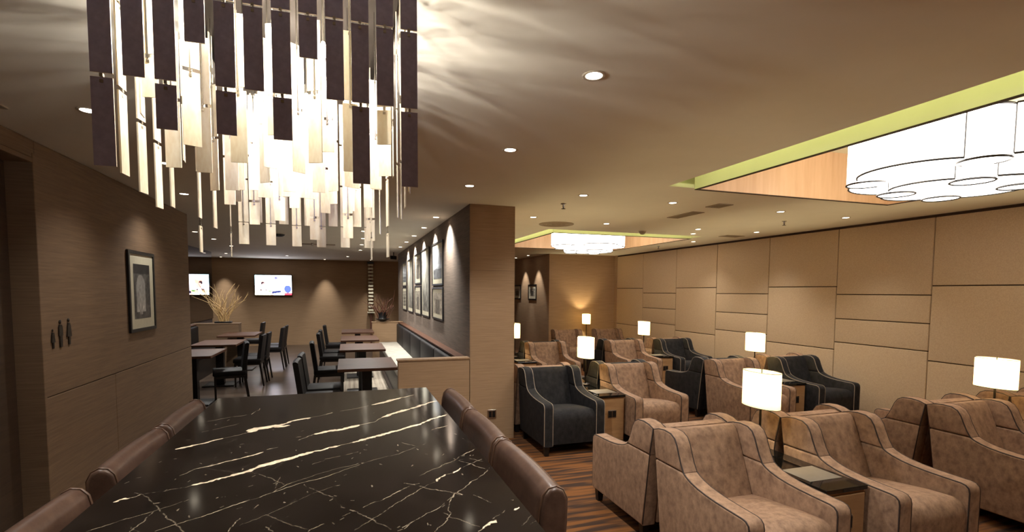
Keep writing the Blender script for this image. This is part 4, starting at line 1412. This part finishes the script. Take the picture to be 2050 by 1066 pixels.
banquette('dark banquette below the smoked mirror behind the left tables', -3.135, -2.56, 7.4, 12.23, -1, M['dark_leather'])

# dried branches in planters
def branches(label, loc, h, spread, n, m, seed, bowl_m, tall=False):
    t = thing('dried_branches', label, 'decoration', loc)
    r = random.Random(seed)
    bm = bmesh.new()
    if tall:
        add_lathe(bm, [(.05, 0), (.08, .02), (.16, .055), (.17, .065), (.10, .065), (.085, .10), (.10, .22), (.085, .22), (.07, .08)], 20)
    else:
        add_box(bm, -.16, .16, -.08, .08, 0, .035, .004, 1)
    obj('planter', bm, bowl_m, t, 40)
    for k in range(n):
        a = r.uniform(0, 2 * PI)
        b = r.uniform(.03, .10)
        p = Vector((math.cos(a) * b, math.sin(a) * b * .6, .03))
        d = Vector((math.cos(a) * spread * r.uniform(.15, 1), math.sin(a) * spread * .6 * r.uniform(.15, 1), 1)).normalized()
        L = h * r.uniform(.45, 1.0)
        pts = [p.copy()]
        curl = r.uniform(-.2, .2)
        for s in range(9):
            d = (d + Vector((r.uniform(-.3, .3) + curl, r.uniform(-.2, .2), .06))).normalized()
            p = p + d * L / 9
            pts.append(p.copy())
        bm = bmesh.new(); add_tube(bm, pts, .011, 5, r_end=.003)
        for q in range(2):
            i = r.randint(3, 7)
            dd = (d + Vector((r.uniform(-.7, .7), r.uniform(-.4, .4), .3))).normalized()
            add_tube(bm, [pts[i], pts[i] + dd * L * .12, pts[i] + dd * L * .22 + Vector((0, 0, .03))], .006, 4, r_end=.002)
        obj('branch', bm, m, t, 60)
branches('tall pale dried branches on the low wall left of the television', (-2.55, 12.40, .934), 1.0, .45, 26, M['branch_pale'], 5, M['black'])
branches('red-brown dried branches in a dark urn on the low wall below the picture wall', (.80, 12.22, .934), .80, .28, 20, M['branch_red'], 9, M['black'], True)

# totem of pale blocks on the back wall
tt = thing('block_totem', 'slim totem pole of alternating pale and dark blocks at the back wall', 'decoration', (.73, YB - .12, 0))
obj('post', box(-.03, .03, -.03, .03, 0, CEIL - .03), M['branch_red'], tt)
for k in range(14):
    z = 1.02 + k * .108
    obj('block', box(-.075, .075, -.06, .06, z, z + .06, .006, 1), M['mat_board'], tt)
obj('cap_block', box(-.09, .09, -.08, .08, CEIL - .08, CEIL - .03), M['black'], tt)
obj('collar', box(-.11, .11, -.08, .08, .96, .99), M['mat_board'], tt)

# wall socket on the column front
sk = thing('wall_socket', 'steel double wall socket low on the column beside the charcoal armchair', 'socket', (1.52, COLY - .004, .29))
obj('plate', box(-.05, .05, -.008, 0, -.05, .05, .003, 1), M['chrome'], sk)
obj('outlet', box(-.036, -.004, -.011, -.007, -.034, .034), M['black'], sk)
obj('outlet', box(.004, .036, -.011, -.007, -.034, .034), M['black'], sk)
